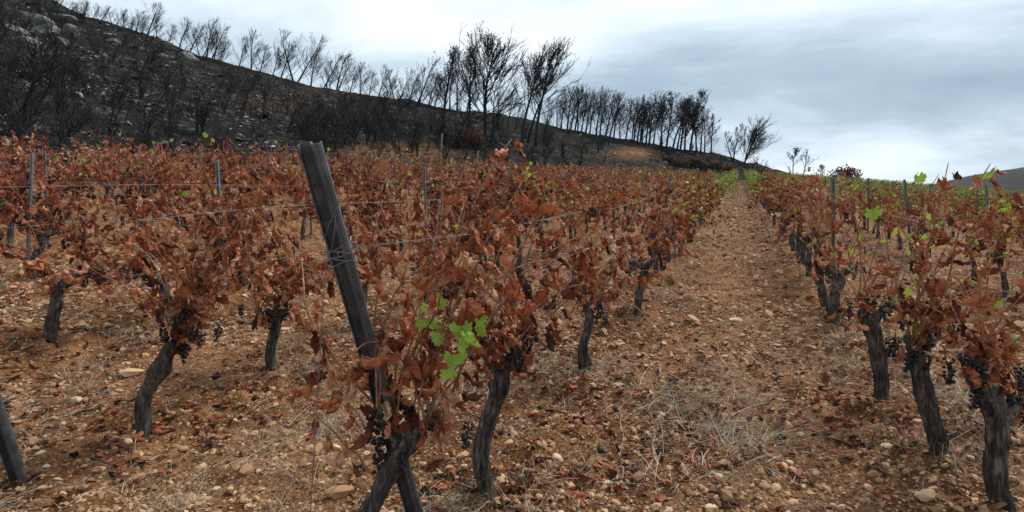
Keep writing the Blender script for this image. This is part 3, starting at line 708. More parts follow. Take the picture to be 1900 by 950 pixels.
for k in range(-13, 20):
    u = U0 + DU * k; Y = 2.9 + (k % 3) * 0.3
    if k == 0: Y = 7.3
    if k == 1: Y = 6.9
    while Y < 87:
        Y += 1.02 * 0.926 * gp.uniform(0.88, 1.12)
        if gp.uniform() < 0.06: continue
        X = u + KX * Y + gp.normal(0, 0.04)
        sx = 950 + FPX * X / Y
        if not -70 < sx < 1975: continue
        if any(abs(Y - h) < 0.62 for h in occupied.get(k, [])): continue
        if k < 0:                                             # the field ends where the hillside begins
            f, _, _ = hill_cols(sx)
            if Y > f - 1.2: continue
        spots.append((Y, k, X))
spots.sort()
vis = spots[:290]
cnt = {}
for Y, k, X in vis:
    kind = vine_kind(k, Y, gp); v = BYKIND[kind][gp.integers(0, len(BYKIND[kind]))]
    n = cnt[k] = cnt.get(k, len(occupied.get(k, []))) + 1
    look = {'brown': 'withered brown', 'mixed': 'brown and green', 'green': 'mostly green', 'sparse': 'thinly leaved brown'}[kind]
    side = 1 if gp.uniform() < 0.5 else 0
    root = obj('grapevine', None, loc=(X, Y, float(gz(X, Y))), rot=(0, 0, math.pi * side + gp.normal(0, 0.15)), scl=gp.uniform(0.9, 1.1) * (0.84 if k >= 2 else 1.0),
               label='%s vine, %s in view, %s' % (look, ordn(n), row_name(k)), cat='grapevine', group=GV)
    obj('trunk', v['trunk'], root); obj('canes', v['cane'], root, kind='stuff')
    if v['dead']: obj('withered_leaves', v['dead'], root, kind='stuff')
    if v['green']: obj('green_leaves', v['green'], root, kind='stuff')
    if Y < 16:
        for b in v['bunches'][:9]:
            obj('grape_bunch', ME_BUNCH[gp.integers(0, 5)], root, loc=Vector(b), rot=(0, 0, gp.uniform(0, 6)), scl=gp.uniform(1.0, 1.5))
    elif k in (0, 1) and Y < 24:
        for b in v['bunches'][:3]: obj('grape_bunch', ME_BUNCH[gp.integers(0, 5)], root, loc=Vector(b), scl=1.4)
# the rows beyond: one mass
LOW = []
for kind, cntv, gfrac in (('brown', 7, 0.02), ('mixed', 5, 0.25), ('green', 5, 0.85)):
    for i in range(cntv):
        plan = vine_plan(gm, ncane=11, leaves=8, height=gm.uniform(1.4, 1.6))
        LOW.append((kind, pack_vine(plan, gm, gfrac, False, DEAD_LO, GREEN_LO, 0.175, 5, 4)))
acc = {'trunk': [], 'dead': [], 'green': []}
for Y, k, X in spots[290:]:
    if k > 9 and Y < 50: continue
    kind = vine_kind(k, Y, gp).replace('sparse', 'brown'); c = [p for q, p in LOW if q == kind]; p = c[gp.integers(0, len(c))]
    a = math.pi * gp.integers(0, 2) + gp.normal(0, 0.2); s = gp.uniform(0.9, 1.12) * (0.84 if k >= 2 else 1.0); Rm = rotz(np.array([a]))[0] * s; o = np.array([X, Y, float(gz(X, Y))])
    thin = Y > 48
    for q in acc:
        if p[q] is None: continue
        V, F, T = p[q]
        if q == 'trunk' and Y > 40: continue
        acc[q].append((V @ Rm.T + o, F, np.clip(T + gp.normal(0, 0.05), 0, 1)))
rows = obj('far_vine_rows', None, kind='stuff', label='mass of withered and green vines further up the field')
for q, nm, mt in (('trunk', 'far_trunks', M_BARK), ('dead', 'far_withered_leaves', M_DEAD), ('green', 'far_green_leaves', M_OLIVE)):
    if acc[q]:
        V, F, T = merge(acc[q]); obj(nm, mk_mesh(nm, V, F, mt, tint=T), rows, kind='stuff')

# ------------------------------------------------------------------ posts and wires
PROFILE = np.array([(-0.033, 0.018), (-0.034, 0.0), (-0.029, -0.020), (0.002, -0.023), (0.006, -0.017), (0.004, 0.012), (0.009, 0.018), (0.018, 0.016), (0.026, 0.019), (0.033, 0.014), (0.034, -0.004)])
def post_geo(length, sc=1.0, th=0.0026, seg=10):
    P = PROFILE * sc; d = np.gradient(P, axis=0); nrm = np.stack([-d[:, 1], d[:, 0]], -1); nrm /= np.linalg.norm(nrm, axis=1)[:, None]
    loop = np.concatenate([P + nrm * th / 2, (P - nrm * th / 2)[::-1]]); n = len(loop)
    zs = np.linspace(0, length, seg + 1)
    V = np.concatenate([np.column_stack([loop, np.full(n, z)]) for z in zs])
    i = np.arange(seg)[:, None] * n; j = np.arange(n)[None]; j2 = (j + 1) % n
    Q = [np.stack([i + j, i + j2, i + n + j2, i + n + j], -1).reshape(-1, 4)]
    m = len(P); a = np.arange(m - 1)
    for o in (0, seg * n):
        Q.append(np.stack([o + a, o + a + 1, o + n - 2 - a, o + n - 1 - a], -1) if o else np.stack([o + n - 1 - a, o + n - 2 - a, o + a + 1, o + a], -1))
    return V, [np.concatenate(Q)]
def frame_to(p0, p1, face):
    z = np.array(p1) - np.array(p0); ln = np.linalg.norm(z); z = z / ln
    y = np.array(face, float); y = y - z * (y @ z); y /= np.linalg.norm(y); x = np.cross(y, z)
    M = Matrix(np.stack([x, y, z], 1).tolist()).to_4x4(); M.translation = Vector(p0); return M, ln
def end_post(p0, p1, face, label, wraps=True):
    M, ln = frame_to(p0, p1, face)
    root = obj('end_post', None, label=label, cat='post', group='end posts of the rows'); root.matrix_world = M
    V, F = post_geo(ln, 0.98, 0.0034, 24); V = V * [-1, 1, 1]; F = [f[:, ::-1] for f in F]
    obj('steel_profile', mk_mesh('steel_profile', V, F, M_ZINC), root)
    hm = tube([(0, 0.0, 0), (0, 0.0026, 0)], 0.0034, 10); hme = mk_mesh('punched_hole', hm[0], hm[1], M_HOLE)
    for i in range(15):
        z = ln - 0.10 - 0.115 * i
        if z < 0.05: break
        obj('punched_hole', hme, root, loc=(-0.0165, 0.0152, z)); obj('punched_hole', hme, root, loc=(0.0215, -0.0212, z - 0.03))
    if wraps:
        g = np.random.default_rng(5)
        ring = np.array([(-0.038, 0.013), (-0.036, -0.004), (-0.028, -0.020), (0.006, -0.022), (0.03, -0.012), (0.039, 0.002), (0.037, 0.016), (0.026, 0.021), (0.0, 0.018), (-0.02, 0.016)])
        for i, (z, sl) in enumerate([(ln - 0.245, 0.05), (ln - 0.335, 0.015), (ln - 0.35, -0.01), (ln - 0.363, 0.004), (ln - 0.378, -0.012), (ln - 0.39, 0.006), (0.78, 0.02), (0.765, -0.01), (0.75, 0.01)]):
            q = ring * (1.06 + 0.05 * g.uniform()); zz = z + q[:, 0] / 0.036 * sl + g.normal(0, 0.002, len(q))
            pts = np.column_stack([q, zz]); pts = np.concatenate([pts, pts[:2]])
            V, F = tube(resample(pts * [-1, 1, 1], 40), 0.0016, 6); obj('wire_loop', mk_mesh('wire_loop', V, F, M_WIRE, smooth=True), root)
        # twisted knot and loose tails
        for i, (a, b, c) in enumerate([((-0.04, 0.02, ln - 0.25), (-0.03, 0.026, ln - 0.32), (-0.036, 0.024, ln - 0.37)), ((0.02, 0.022, ln - 0.225), (-0.01, 0.026, ln - 0.31), (-0.033, 0.026, ln - 0.35)),
                                       ((0.038, 0.012, ln - 0.33), (0.055, 0.015, ln - 0.335), (0.05, 0.02, ln - 0.40)), ((-0.035, 0.024, ln - 0.35), (-0.05, 0.03, ln - 0.365), (-0.038, 0.03, ln - 0.39)), ((0.0, 0.02, ln - 0.345), (-0.006, 0.032, ln - 0.35), (-0.004, 0.028, ln - 0.362))]):
            V, F = tube(resample(np.array([a, b, c]) * [-1, 1, 1], 14), 0.0015, 6); obj('wire_tail', mk_mesh('wire_tail', V, F, M_WIRE, smooth=True), root)
    return root, M, ln
p_top = px(574, 266, 1.66); Yb = 2.5; Xb = (793 - 950) / FPX * Yb; p_bot = np.array([Xb, Yb, float(gz(Xb, Yb)) - 0.12])
ep, EM, EL = end_post(p_bot, p_top, (0.12, -1, 0.3), 'tilted grey steel end post wound with wire beside the leaning vine')
b2 = on_ground(48, 888); t2 = px(-150, 330, 2.35)
b2[2] -= 0.1
end_post(b2, t2, (0.2, -1, 0.2), 'slanting grey steel end post cut off at the edge of the picture', wraps=False)

V, F = post_geo(1.58, 0.62, 0.003, 3); ME_POST = mk_mesh('steel_profile', V, F, M_ZINC2)
hm = tube([(0, 0.0, 0), (0, 0.003, 0)], 0.004, 8); ME_NOTCH = mk_mesh('notch', hm[0], hm[1], M_HOLE)
phase = {0: 6.5, 1: 6.6, -1: 7.95, -2: 6.45, -3: 6.5, -4: 8.6, -5: 9.5, 2: 11.3, 3: 13.0}
gpz = np.random.default_rng(31)
postY = {}
for k in range(-9, 8):
    Y = phase.get(k, 8 + (k * 1.7) % 4.2); n = 0
    if k == 0: Y = 10.6
    while Y < 46:
        X = U0 + DU * k + KX * Y; sx = 950 + FPX * X / Y
        okp = -40 < sx < 1940 and (k >= 0 or Y < hill_cols(sx)[0] - 1)
        postY.setdefault(k, []).append(Y)
        if okp:
            n += 1
            a = math.atan2(CRO[1], CRO[0])
            root = obj('trellis_post', ME_POST, loc=(X, Y, float(gz(X, Y)) - 0.1), rot=(gpz.normal(0, 0.03), gpz.normal(0.02, 0.045), a + math.pi / 2 * 0 + gpz.normal(0, 0.2) + math.pi), scl=(1, 1, gpz.uniform(0.95, 1.04)),
                       label='grey steel post, %s in view, %s' % (ordn(n), row_name(k)), cat='post', group='thin trellis posts')
            if Y < 14:
                for i in range(8): obj('notch', ME_NOTCH, root, loc=(0.0102, 0.0092, 1.5 - 0.12 * i))
        Y += 4.2 * gpz.uniform(0.93, 1.07)
WN = {0: 'lowest', 1: 'middle', 2: 'upper'}
for k in range(-6, 4):
    for wi, h in enumerate((0.58, 1.02, 1.33)):
        y0 = {0: 2.0, 1: 2.0, -1: 3.0}.get(k, 3.2)
        Yv = np.concatenate([np.linspace(y0, 14, 60), np.linspace(14.5, 34, 40)])
        Xv = U0 + DU * k + KX * Yv + 0.02 * (wi - 1)
        sx = 950 + FPX * Xv / Yv; ok = (sx > -300) & (sx < 2300)
        if k < 0: ok &= Yv < np.interp(sx, HX, HF) - 1
        Yv, Xv = Yv[ok], Xv[ok]
        Z = base_z(Xv, Yv) + h + 0.02 * np.sin(Yv * 1.5 + k + wi) - 0.015
        P = np.stack([Xv, Yv, Z], -1)
        if k == 0 and wi == 2:
            m = P[:, 1] > 3.6; Pt = np.array((EM @ Vector((-0.03, 0.012, EL - 0.35))))
            P = np.concatenate([[Pt], [Pt * 0.5 + P[m][0] * 0.5 + [0, 0, -0.015]], P[m]])
        elif k in (0, 1, -1):
            P = P[P[:, 1] > (2.6 if k != -1 else 3.1)]
        parts = [tube(P, 0.0011, 4)]
        if wi > 0 and -3 < k < 2: parts.append(tube(P + np.stack([0.010 * np.sin(P[:, 1] * 3), 0 * P[:, 1], 0.008 * np.cos(P[:, 1] * 3)], -1), 0.0010, 4))
        V, F, T = merge(parts)
        obj('trellis_wire', mk_mesh('trellis_wire', V, F, M_WIRE, smooth=True), label='%s trellis wire of the %s' % (WN[wi], row_name(k)), cat='wire', group='trellis wires')
# hanging wire and its stay below the end post
A = np.array(EM @ Vector((0.045, 0.026, EL - 0.36))); Bp = px(577, 935, 1.95)
tt = np.linspace(0, 1, 40)[:, None]; P = A * (1 - tt) + Bp * tt
tw = np.where(tt[:, 0] < 0.32, 0.004, 0.0012)
P1 = P + np.stack([tw * np.sin(tt[:, 0] * 120), tw * np.cos(tt[:, 0] * 120), 0 * tt[:, 0]], -1)
V1 = tube(P1, 0.0013, 5); V2 = tube(P - np.stack([tw * np.sin(tt[:, 0] * 120), tw * np.cos(tt[:, 0] * 120), 0 * tt[:, 0]], -1), 0.0013, 5)
V, F, T = merge([V1, V2])
aw = obj('anchor_wire', None, loc=(0, 0, 0), label='twisted anchor wire hanging straight down from the tilted end post', cat='wire')
obj('strand', mk_mesh('strand', V, F, M_WIRE, smooth=True), aw)
Cc = px(690, 832, 2.25)
V, F = tube(resample(np.array([Bp + [0, 0, -0.02], Bp * 0.5 + Cc * 0.5 + [0, 0, -0.02], Cc]), 20), 0.0012, 5); obj('stay', mk_mesh('stay', V, F, M_WIRE, smooth=True), aw)
gb = on_ground(572, 990); V, F = tube(resample(np.array([Bp, (Bp + gb) / 2, gb - [0, 0, 0.05]]), 8), 0.002, 6); obj('ground_anchor', mk_mesh('ground_anchor', V, F, M_WIRE), aw)
for i, zf in enumerate((0.10, 0.2, 0.27)):
    c = A * (1 - zf) + Bp * zf; th = np.linspace(0, 12, 30)
    V, F = tube(c + np.stack([0.006 * np.cos(th), 0.006 * np.sin(th), 0.001 * th - 0.006], -1), 0.0012, 5); obj('coil', mk_mesh('coil', V, F, M_WIRE, smooth=True), aw)

# ------------------------------------------------------------------ burnt trees
def burnt_tree(g, H=6.0, lean=0.25, nprim=26, start=0.22, wide=0.30, fork=1, fan=0.6, twr=0.011, wind=0.35, dens=1.0, rt=None, up=0.075):
    """bare pine: trunk(s), up-swept limbs leaning downwind; returns trunk and crown geometry and the twig ends"""
    trunks, crown, tips = [], [], []
    rt = rt or H * 0.022
    for fk in range(fork):
        d0 = np.array([lean * 0.3 + (g.normal(0, 0.28) if fork > 1 else 0), g.normal(0, 0.15), 1.0]); h = H * (1 if fk == 0 else g.uniform(0.75, 1))
        n = 9; P = [np.array([g.normal(0, 0.12 * (fork > 1)), g.normal(0, 0.12 * (fork > 1)), -0.25])]; d = d0 / np.linalg.norm(d0)
        for i in range(n - 1):
            d = d + np.array([lean * 0.05, 0, 0.03]) + g.normal(size=3) * 0.045; d /= np.linalg.norm(d); P.append(P[-1] + d * h / (n - 1))
        P = np.array(P); P = resample(P, 14); r = np.linspace(rt, rt * 0.14, 14) * (1 if fk == 0 else 0.8); r[0] *= 1.3
        trunks.append(tube(P, r, 7))
        npm = int(nprim * (1 if fork == 1 else 0.65))
        for b in range(npm):
            t = start + (1 - start) * (b + g.uniform(0, 0.9)) / npm; k = t * 13; i = int(min(k, 12)); f = k - i
            p = P[i] * (1 - f) + P[i + 1] * f
            az = g.uniform(0, 6.28); out = np.array([math.cos(az) * 1.25 + wind * 0.8, math.sin(az) * 0.8, 0])
            ln = h * wide * (1.1 * (1 - (t - start) / (1 - start) * 0.98) ** 0.6 + 0.16) * g.uniform(0.6, 1.15)
            d = out * (1.0 - 0.35 * t) + np.array([0, 0, fan + 0.5 * t]); d /= np.linalg.norm(d)
            Q = [p]; m = 7
            for s in range(m - 1):
                d = d + np.array([wind * 0.07, 0, up]) + g.normal(size=3) * 0.10; d /= np.linalg.norm(d); Q.append(Q[-1] + d * ln / (m - 1))
            Q = np.array(Q); rb = max(rt * 0.24 * (1 - 0.6 * t), twr * 1.4)
            crown.append(tube(Q, np.linspace(rb, twr * 0.9, m), 4, False))
            for s in range(int(7 * dens)):
                kk = g.uniform(0.25, 1.0) * (m - 1.01); i2 = int(kk); f2 = kk - i2; q0 = Q[i2] * (1 - f2) + Q[i2 + 1] * f2
                dd = (Q[min(i2 + 1, m - 1)] - Q[i2]); dd /= np.linalg.norm(dd) + 1e-9
                dd = dd + g.normal(size=3) * 0.42 + np.array([wind * 0.25, 0, 0.3]); dd /= np.linalg.norm(dd)
                l2 = ln * g.uniform(0.22, 0.5)
                q1 = q0 + dd * l2 * 0.5 + g.normal(size=3) * l2 * 0.05; d2 = dd + np.array([wind * 0.15, 0, 0.28]); d2 /= np.linalg.norm(d2); q2 = q1 + d2 * l2 * 0.5
                crown.append(tube(np.array([q0, q1, q2]), [twr, twr * 0.8, twr * 0.5], 3, False)); tips.append(q2); tips.append(q1)
                for e in range(2):
                    s0 = q0 + (q2 - q0) * g.uniform(0.3, 0.8); d3 = d2 + g.normal(size=3) * 0.5; d3 /= np.linalg.norm(d3)
                    crown.append(tube(np.array([s0, s0 + d3 * l2 * 0.45]), [twr * 0.7, twr * 0.4], 3, False)); tips.append(s0 + d3 * l2 * 0.45)
    return merge(trunks), merge(crown), np.array(tips)
def needle_clumps(tips, g, per=10, size=0.16, spread=0.18):
    n = len(tips) * per; c = np.repeat(tips, per, 0) + g.normal(size=(n, 3)) * spread
    Rm = rand_rot(n, g); T = np.array([[-0.5, -0.25, 0], [0.5, -0.25, 0.1], [0.1, 0.6, -0.1]])
    V = np.einsum('nij,vj->nvi', Rm, T) * (size * g.uniform(0.5, 1.2, n))[:, None, None] + c[:, None]
    return V.reshape(-1, 3), [np.arange(n * 3).reshape(-1, 3)], np.repeat(g.uniform(0, 1, n), 3)
gt = np.random.default_rng(404)
def tree_variant(**kw):
    t, c, tips = burnt_tree(gt, **kw)
    return mk_mesh('trunk', t[0], t[1], M_CHAR, smooth=True), mk_mesh('crown', c[0], c[1], M_CHAR), tips, kw.get('H', 6.0)
SMALL = [tree_variant(H=5.0, lean=0.3, nprim=32, wide=0.42, fan=0.8, twr=0.0095, wind=0.45, start=0.12, dens=1.3) for _ in range(5)] + \
        [tree_variant(H=5.0, lean=0.45, nprim=32, wide=0.44, fork=2, fan=0.8, twr=0.0095, wind=0.5, start=0.12, dens=1.3) for _ in range(4)]
TALL = [tree_variant(H=8.0, lean=0.34, nprim=32, wide=0.36, fan=0.8, twr=0.014, wind=0.4, start=0.35, dens=1.1) for _ in range(4)]
BARE = [tree_variant(H=5.0, lean=0.2, nprim=13, wide=0.30, fan=0.9, twr=0.012, wind=0.3, start=0.3, dens=0.55, rt=0.085) for _ in range(5)]
def plant_tree(var, loc, H, label, group, needles=None, name='burnt_pine', cat='tree', rz=None, wscale=1.0):
    tr, cr, tips, h0 = var; s = H / h0
    root = obj(name, None, loc=loc, rot=(0, 0, gt.normal(0, 0.25) if rz is None else rz), scl=(s * wscale, s * wscale, s), label=label, cat=cat, group=group)
    obj('trunk', tr, root); obj('crown', cr, root)
    if needles: obj('scorched_needles', needles, root, kind='stuff')
    return root
RIDGE = [(128, 30, 0), (142, 32, 4), (155, 34, 0), (170, 38, 3), (184, 42, 8), (210, 46, 10), (229, 54, 20), (249, 60, 18), (262, 62, 24), (272, 66, 2), (290, 72, 30), (313, 77, 40), (332, 84, 27), (350, 92, 33), (372, 104, 50), (381, 106, 38), (392, 108, 45), (408, 116, 70), (443, 124, 67), (466, 131, 57), (482, 134, 80), (506, 142, 84), (520, 144, 70), (546, 150, 58), (575, 158, 90), (600, 162, 96), (625, 168, 93), (648, 174, 120), (668, 178, 117), (684, 180, 130), (702, 183, 120), (720, 186, 138), (735, 189, 127), (757, 192, 138), (772, 196, 108), (795, 198, 134), (806, 200, 140), (848, 206, 120), (866, 208, 128)]
for i, (x, yb, yt) in enumerate(RIDGE):
    p = on_hill(x, yb); H = max(1.6, (yb - yt) / FPX * p[1] * 1.04)
    plant_tree(SMALL[i % len(SMALL)], p - [0, 0, 0.25], H, 'small burnt pine on the ridge, %s counting up from the open end of the hill' % ordn(len(RIDGE) - i), 'small burnt pines along the ridge', wscale=gt.uniform(0.9, 1.15))
MID = [(1040, 238, 168), (1052, 240, 150), (1066, 242, 160), (1078, 246, 172), (1086, 248, 163), (1106, 252, 160), (1122, 255, 166), (1130, 256, 172), (1172, 264, 190), (1182, 266, 176), (1192, 268, 184), (1204, 270, 177), (1150, 260, 195), (1012, 250, 180), (940, 240, 170), (955, 245, 185), (1034, 236, 175), (1058, 241, 158), (1072, 244, 168), (1094, 250, 172), (1112, 253, 170), (1138, 258, 178), (1160, 262, 184), (1176, 265, 180), (1187, 267, 190), (1198, 269, 186), (1228, 276, 195), (1256, 279, 190), (1262, 280, 182), (1300, 283, 200), (1308, 284, 214), (925, 228, 160), (835, 205, 120)]
MID.sort()
for i, (x, yb, yt) in enumerate(MID):
    p = on_hill(x, yb); plant_tree((TALL + SMALL)[(i * 5) % 9], p - [0, 0, 0.3], (yb - yt) / FPX * p[1] * 1.03, 'bare slender burnt pine, %s from the thick of the hill along the lower crest' % ordn(i + 1), 'burnt pines along the crest')
def hero_tree(x, yb, yt, label, needles=0, nsize=0.2, nwhere=None, mat=M_NEEDLE, name='burnt_pine', nkeep=0.4, **kw):
    p = on_hill(x, yb); H = (yb - yt) / FPX * p[1] * 0.92
    t, c, tips = burnt_tree(gt, H=H, **kw)
    root = obj(name, None, loc=p - [0, 0, 0.1], label=label, cat='tree', group='tall burnt pines')
    obj('trunk', mk_mesh('trunk', t[0], t[1], M_CHAR, smooth=True), root); obj('crown', mk_mesh('crown', c[0], c[1], M_CHAR), root)
    if needles:
        k = tips if nwhere is None else tips[nwhere(tips, H)]
        k = k[gt.uniform(size=len(k)) < nkeep]
        V, F, T = needle_clumps(k, gt, needles, nsize); obj('scorched_needles', mk_mesh('scorched_needles', V, F, mat, tint=T), root, kind='stuff')
hero_tree(898, 264, 84, 'tallest burnt pine, broad fan crown keeping dark needles on its windward top', needles=5, nsize=0.16, nkeep=0.25, nwhere=lambda q, H: (q[:, 2] > H * 0.55) & (q[:, 0] < 0.7 + (q[:, 2] / H - 0.7) * 3), lean=0.16, nprim=58, start=0.2, wide=0.56, fan=0.62, twr=0.026, wind=0.35, dens=1.3)
hero_tree(820, 236, 70, 'narrow burnt pine with scorched needles beside the tallest pine', needles=4, nsize=0.16, nwhere=lambda q, H: q[:, 2] > H * 0.55, lean=0.10, nprim=34, start=0.2, wide=0.20, fan=0.9, twr=0.022, wind=0.2, dens=1.1)
hero_tree(870, 240, 85, 'burnt pine half hidden behind the windward side of the tallest pine', needles=4, nsize=0.16, nwhere=lambda q, H: q[:, 2] > H * 0.7, lean=0.0, nprim=26, start=0.3, wide=0.22, fan=0.9, twr=0.022, wind=0.1, dens=1.0)
hero_tree(968, 264, 76, 'tall bare burnt pine, first of three trunks leaning downwind', lean=0.28, nprim=30, start=0.38, wide=0.36, fan=0.9, twr=0.024, wind=0.35, dens=1.2, rt=0.20)
hero_tree(978, 265, 86, 'tall bare burnt pine, middle of three trunks leaning downwind', lean=0.34, nprim=28, start=0.40, wide=0.36, fan=0.9, twr=0.024, wind=0.4, dens=1.1, rt=0.17)
hero_tree(992, 271, 76, 'tall bare burnt pine, outermost of three trunks leaning downwind', lean=0.42, nprim=40, start=0.28, wide=0.44, fan=0.65, twr=0.024, wind=0.5, dens=1.2, rt=0.22)
hero_tree(912, 266, 150, 'thin burnt sapling at the foot of the tallest pine', lean=0.15, nprim=16, start=0.35, wide=0.25, fan=0.9, twr=0.018, wind=0.3)
for i, (x, yb, yt) in enumerate([(1212, 272, 185), (1224, 276, 172), (1236, 277, 166), (1247, 278, 175)]):
    hero_tree(x, yb, yt, 'scorched brown-needled pine, %s of the dense clump on the crest' % ordn(i + 1), needles=3, nsize=0.17, nkeep=0.3, nwhere=lambda q, H: q[:, 2] > H * 0.35, mat=M_NEEDLE, lean=0.25, nprim=26, start=0.3, wide=0.32, fan=0.8, twr=0.022, wind=0.25, dens=0.9)
for i, (x, yb, yt) in enumerate([(1270, 279, 176), (1280, 281, 164), (1292, 282, 185)]):
    hero_tree(x, yb, yt, 'tall russet-needled pine, %s of the trio after the dense clump' % ordn(i + 1), needles=4, nsize=0.19, nkeep=0.42, nwhere=lambda q, H: q[:, 2] > H * 0.35, mat=M_NEEDLE, lean=0.15, nprim=28, start=0.28, wide=0.30, fan=0.8, twr=0.022, wind=0.15, dens=0.9)
hero_tree(1319, 284, 205, 'lone slender bare pine between the russet trio and the wind-swept fan', lean=0.3, nprim=18, start=0.3, wide=0.25, fan=0.9, twr=0.022, wind=0.4)
hero_tree(1360, 299, 222, 'bare wind-swept pine with two stems, hill side of the fan-shaped pair', lean=0.4, nprim=26, start=0.2, wide=0.30, fork=2, fan=0.8, twr=0.024, wind=0.5)
hero_tree(1380, 302, 216, 'bare fan-shaped pine swept hard downwind at the end of the crest', lean=0.95, nprim=40, start=0.10, wide=0.55, fork=3, fan=0.75, twr=0.024, wind=0.8)
hero_tree(1471, 322, 268, 'small thin pine with a few dark needle tufts where the crest ends', needles=4, nsize=0.2, nwhere=lambda q, H: (q[:, 2] > H * 0.6), lean=0.0, nprim=14, start=0.35, wide=0.30, fan=0.6, twr=0.024, wind=0.1, dens=0.7)
hero_tree(1490, 323, 266, 'small bare leaning pine beside the tufted one where the crest ends', lean=0.4, nprim=16, start=0.35, wide=0.30, fan=0.8, twr=0.024, wind=0.3, dens=0.7)
hero_tree(1521, 326, 298, 'low dark-tufted pine peering over the vines', needles=4, nsize=0.2, lean=0.1, nprim=10, start=0.3, wide=0.4, fan=0.5, twr=0.024, wind=0.1, dens=0.6)
def round_bush(x, y, r_px, label, mat, name='scorched_bush', squash=0.75, Y=None):
    p = on_hill(x, y) if Y is None else np.array([(x - 950) / FPX * Y, Y, CAMZ + (475 - y) / FPX * Y])
    r = r_px / FPX * p[1]
    root = obj(name, None, loc=p, label=label, cat='bush', group='scorched bushes by the field')
    stems = []
    for i in range(7):
        a = gt.uniform(0, 6.28); e = np.array([math.cos(a) * r * 0.6, math.sin(a) * r * 0.6, r * squash * gt.uniform(0.7, 1.3)])
        stems.append(tube(resample(np.array([[0, 0, -0.2], e * 0.4 + [0, 0, 0.1 * r], e]), 6), np.linspace(0.05, 0.015, 6), 5))
    m = merge(stems); obj('stems', mk_mesh('stems', m[0], m[1], M_CHAR), root, kind='stuff')
    c = gt.normal(size=(60, 3)); c /= np.linalg.norm(c, axis=1)[:, None]; c *= gt.uniform(0.5, 1, (60, 1)) ** 0.5 * np.array([1, 1, squash]) * r * gt.uniform(0.8, 1.05, (60, 1)); c[:, 2] = np.abs(c[:, 2] + r * squash * 0.35)
    V, F, T = needle_clumps(c, gt, 40, r * 0.14, r * 0.15); obj('foliage', mk_mesh('foliage', V, F, mat, tint=T), root, kind='stuff')
round_bush(1567, 328, 26, 'rounded russet-brown tree standing just above the vine tops', M_RUSSET)
round_bush(872, 272, 27, 'russet dead shrub at the foot of the tallest pine', M_RUSSET, squash=1.0)
round_bush(840, 272, 20, 'greyish half-burnt shrub beside the russet shrub', M_NEEDLE, squash=0.9)
for i, (x, y, r) in enumerate([(1262, 306, 16), (1290, 311, 18), (1325, 314, 16), (1352, 318, 14), (1240, 300, 12), (1410, 324, 13), (1440, 328, 12)]):
    round_bush(x, y, r, 'low charred brush heap, %s along the top edge of the field' % ordn(i + 1), M_RUSSET if i % 3 == 0 else M_NEEDLE, name='brush_heap', squash=0.5)

# charred scrub on the slope
def scrub_variant(H, nstem, spread):
    stems, tw = [], []
    for i in range(nstem):
        a = gt.uniform(0, 6.28); e = np.array([math.cos(a) * spread + 0.12, math.sin(a) * spread, gt.uniform(0.6, 1.05)]) * H
        P = resample(np.array([[gt.normal(0, 0.08), gt.normal(0, 0.08), -0.15], e * np.array([0.35, 0.35, 0.4]) + gt.normal(size=3) * 0.05 * H, e]), 8)
        stems.append(tube(P, np.linspace(0.036, 0.012, 8), 5, False))
        for b in range(9):
            k = gt.integers(2, 8); d = np.array([gt.normal(0.1, 0.45), gt.normal(0, 0.45), gt.uniform(0.4, 1)]); d /= np.linalg.norm(d); l = H * gt.uniform(0.16, 0.38)
            q1 = P[k] + d * l * 0.5; q2 = q1 + (d + [0.1, 0, 0.3]) * l * 0.45
            tw.append(tube(np.array([P[k], q1, q2]), [0.013, 0.010, 0.006], 3, False))
            for e2 in range(3):
                d4 = d + gt.normal(size=3) * 0.5; tw.append(tube(np.array([q1, q1 + d4 * l * 0.4]), [0.008, 0.005], 3, False))
    a, b = merge(stems), merge(tw)
    return mk_mesh('stems', a[0], a[1], M_CHAR), mk_mesh('twigs', b[0], b[1], M_CHAR), H
SCRUB = [scrub_variant(gt.uniform(1.6, 2.4), int(gt.integers(4, 8)), gt.uniform(0.25, 0.5)) for _ in range(8)]
sc_sp = []
while len(sc_sp) < 175:
    x = gt.uniform(-60, 880) if gt.uniform() < 0.85 else gt.uniform(880, 1460); f, r, _ = hill_cols(x); Y = f + (r - f) * (gt.uniform(0.03, 0.95))
    sc_sp.append((Y, x))
for i in range(75):                                                # the dark thicket at the slope's foot
    x = gt.uniform(560, 850); f, r, _ = hill_cols(x); sc_sp.append((f + (r - f) * gt.uniform(0.12, 0.6), x))
for i in range(45):
    x = gt.uniform(860, 1180); f, r, _ = hill_cols(x); sc_sp.append((f + (r - f) * gt.uniform(0.1, 0.9), x))
sc_sp = [q for q in sc_sp if not (640 < q[1] < 880 and (q[0] - hill_cols(q[1])[0]) / (hill_cols(q[1])[1] - hill_cols(q[1])[0]) < 0.17) and not (1130 < q[1] < 1230)]
sc_sp.sort()
snum, zc_ = {}, {}
for i in sorted(range(len(sc_sp)), key=lambda q: sc_sp[q][1]):
    Y, x = sc_sp[i]; _f, _r, _ = hill_cols(x); sf = (Y - _f) / (_r - _f)
    q = ('c',) if x > 880 else ('r',) if sf > 0.6 else ('m', x > 560) if sf > 0.25 else ('f', x > 560)
    zc_[q] = zc_.get(q, 0) + 1; snum[i] = zc_[q]
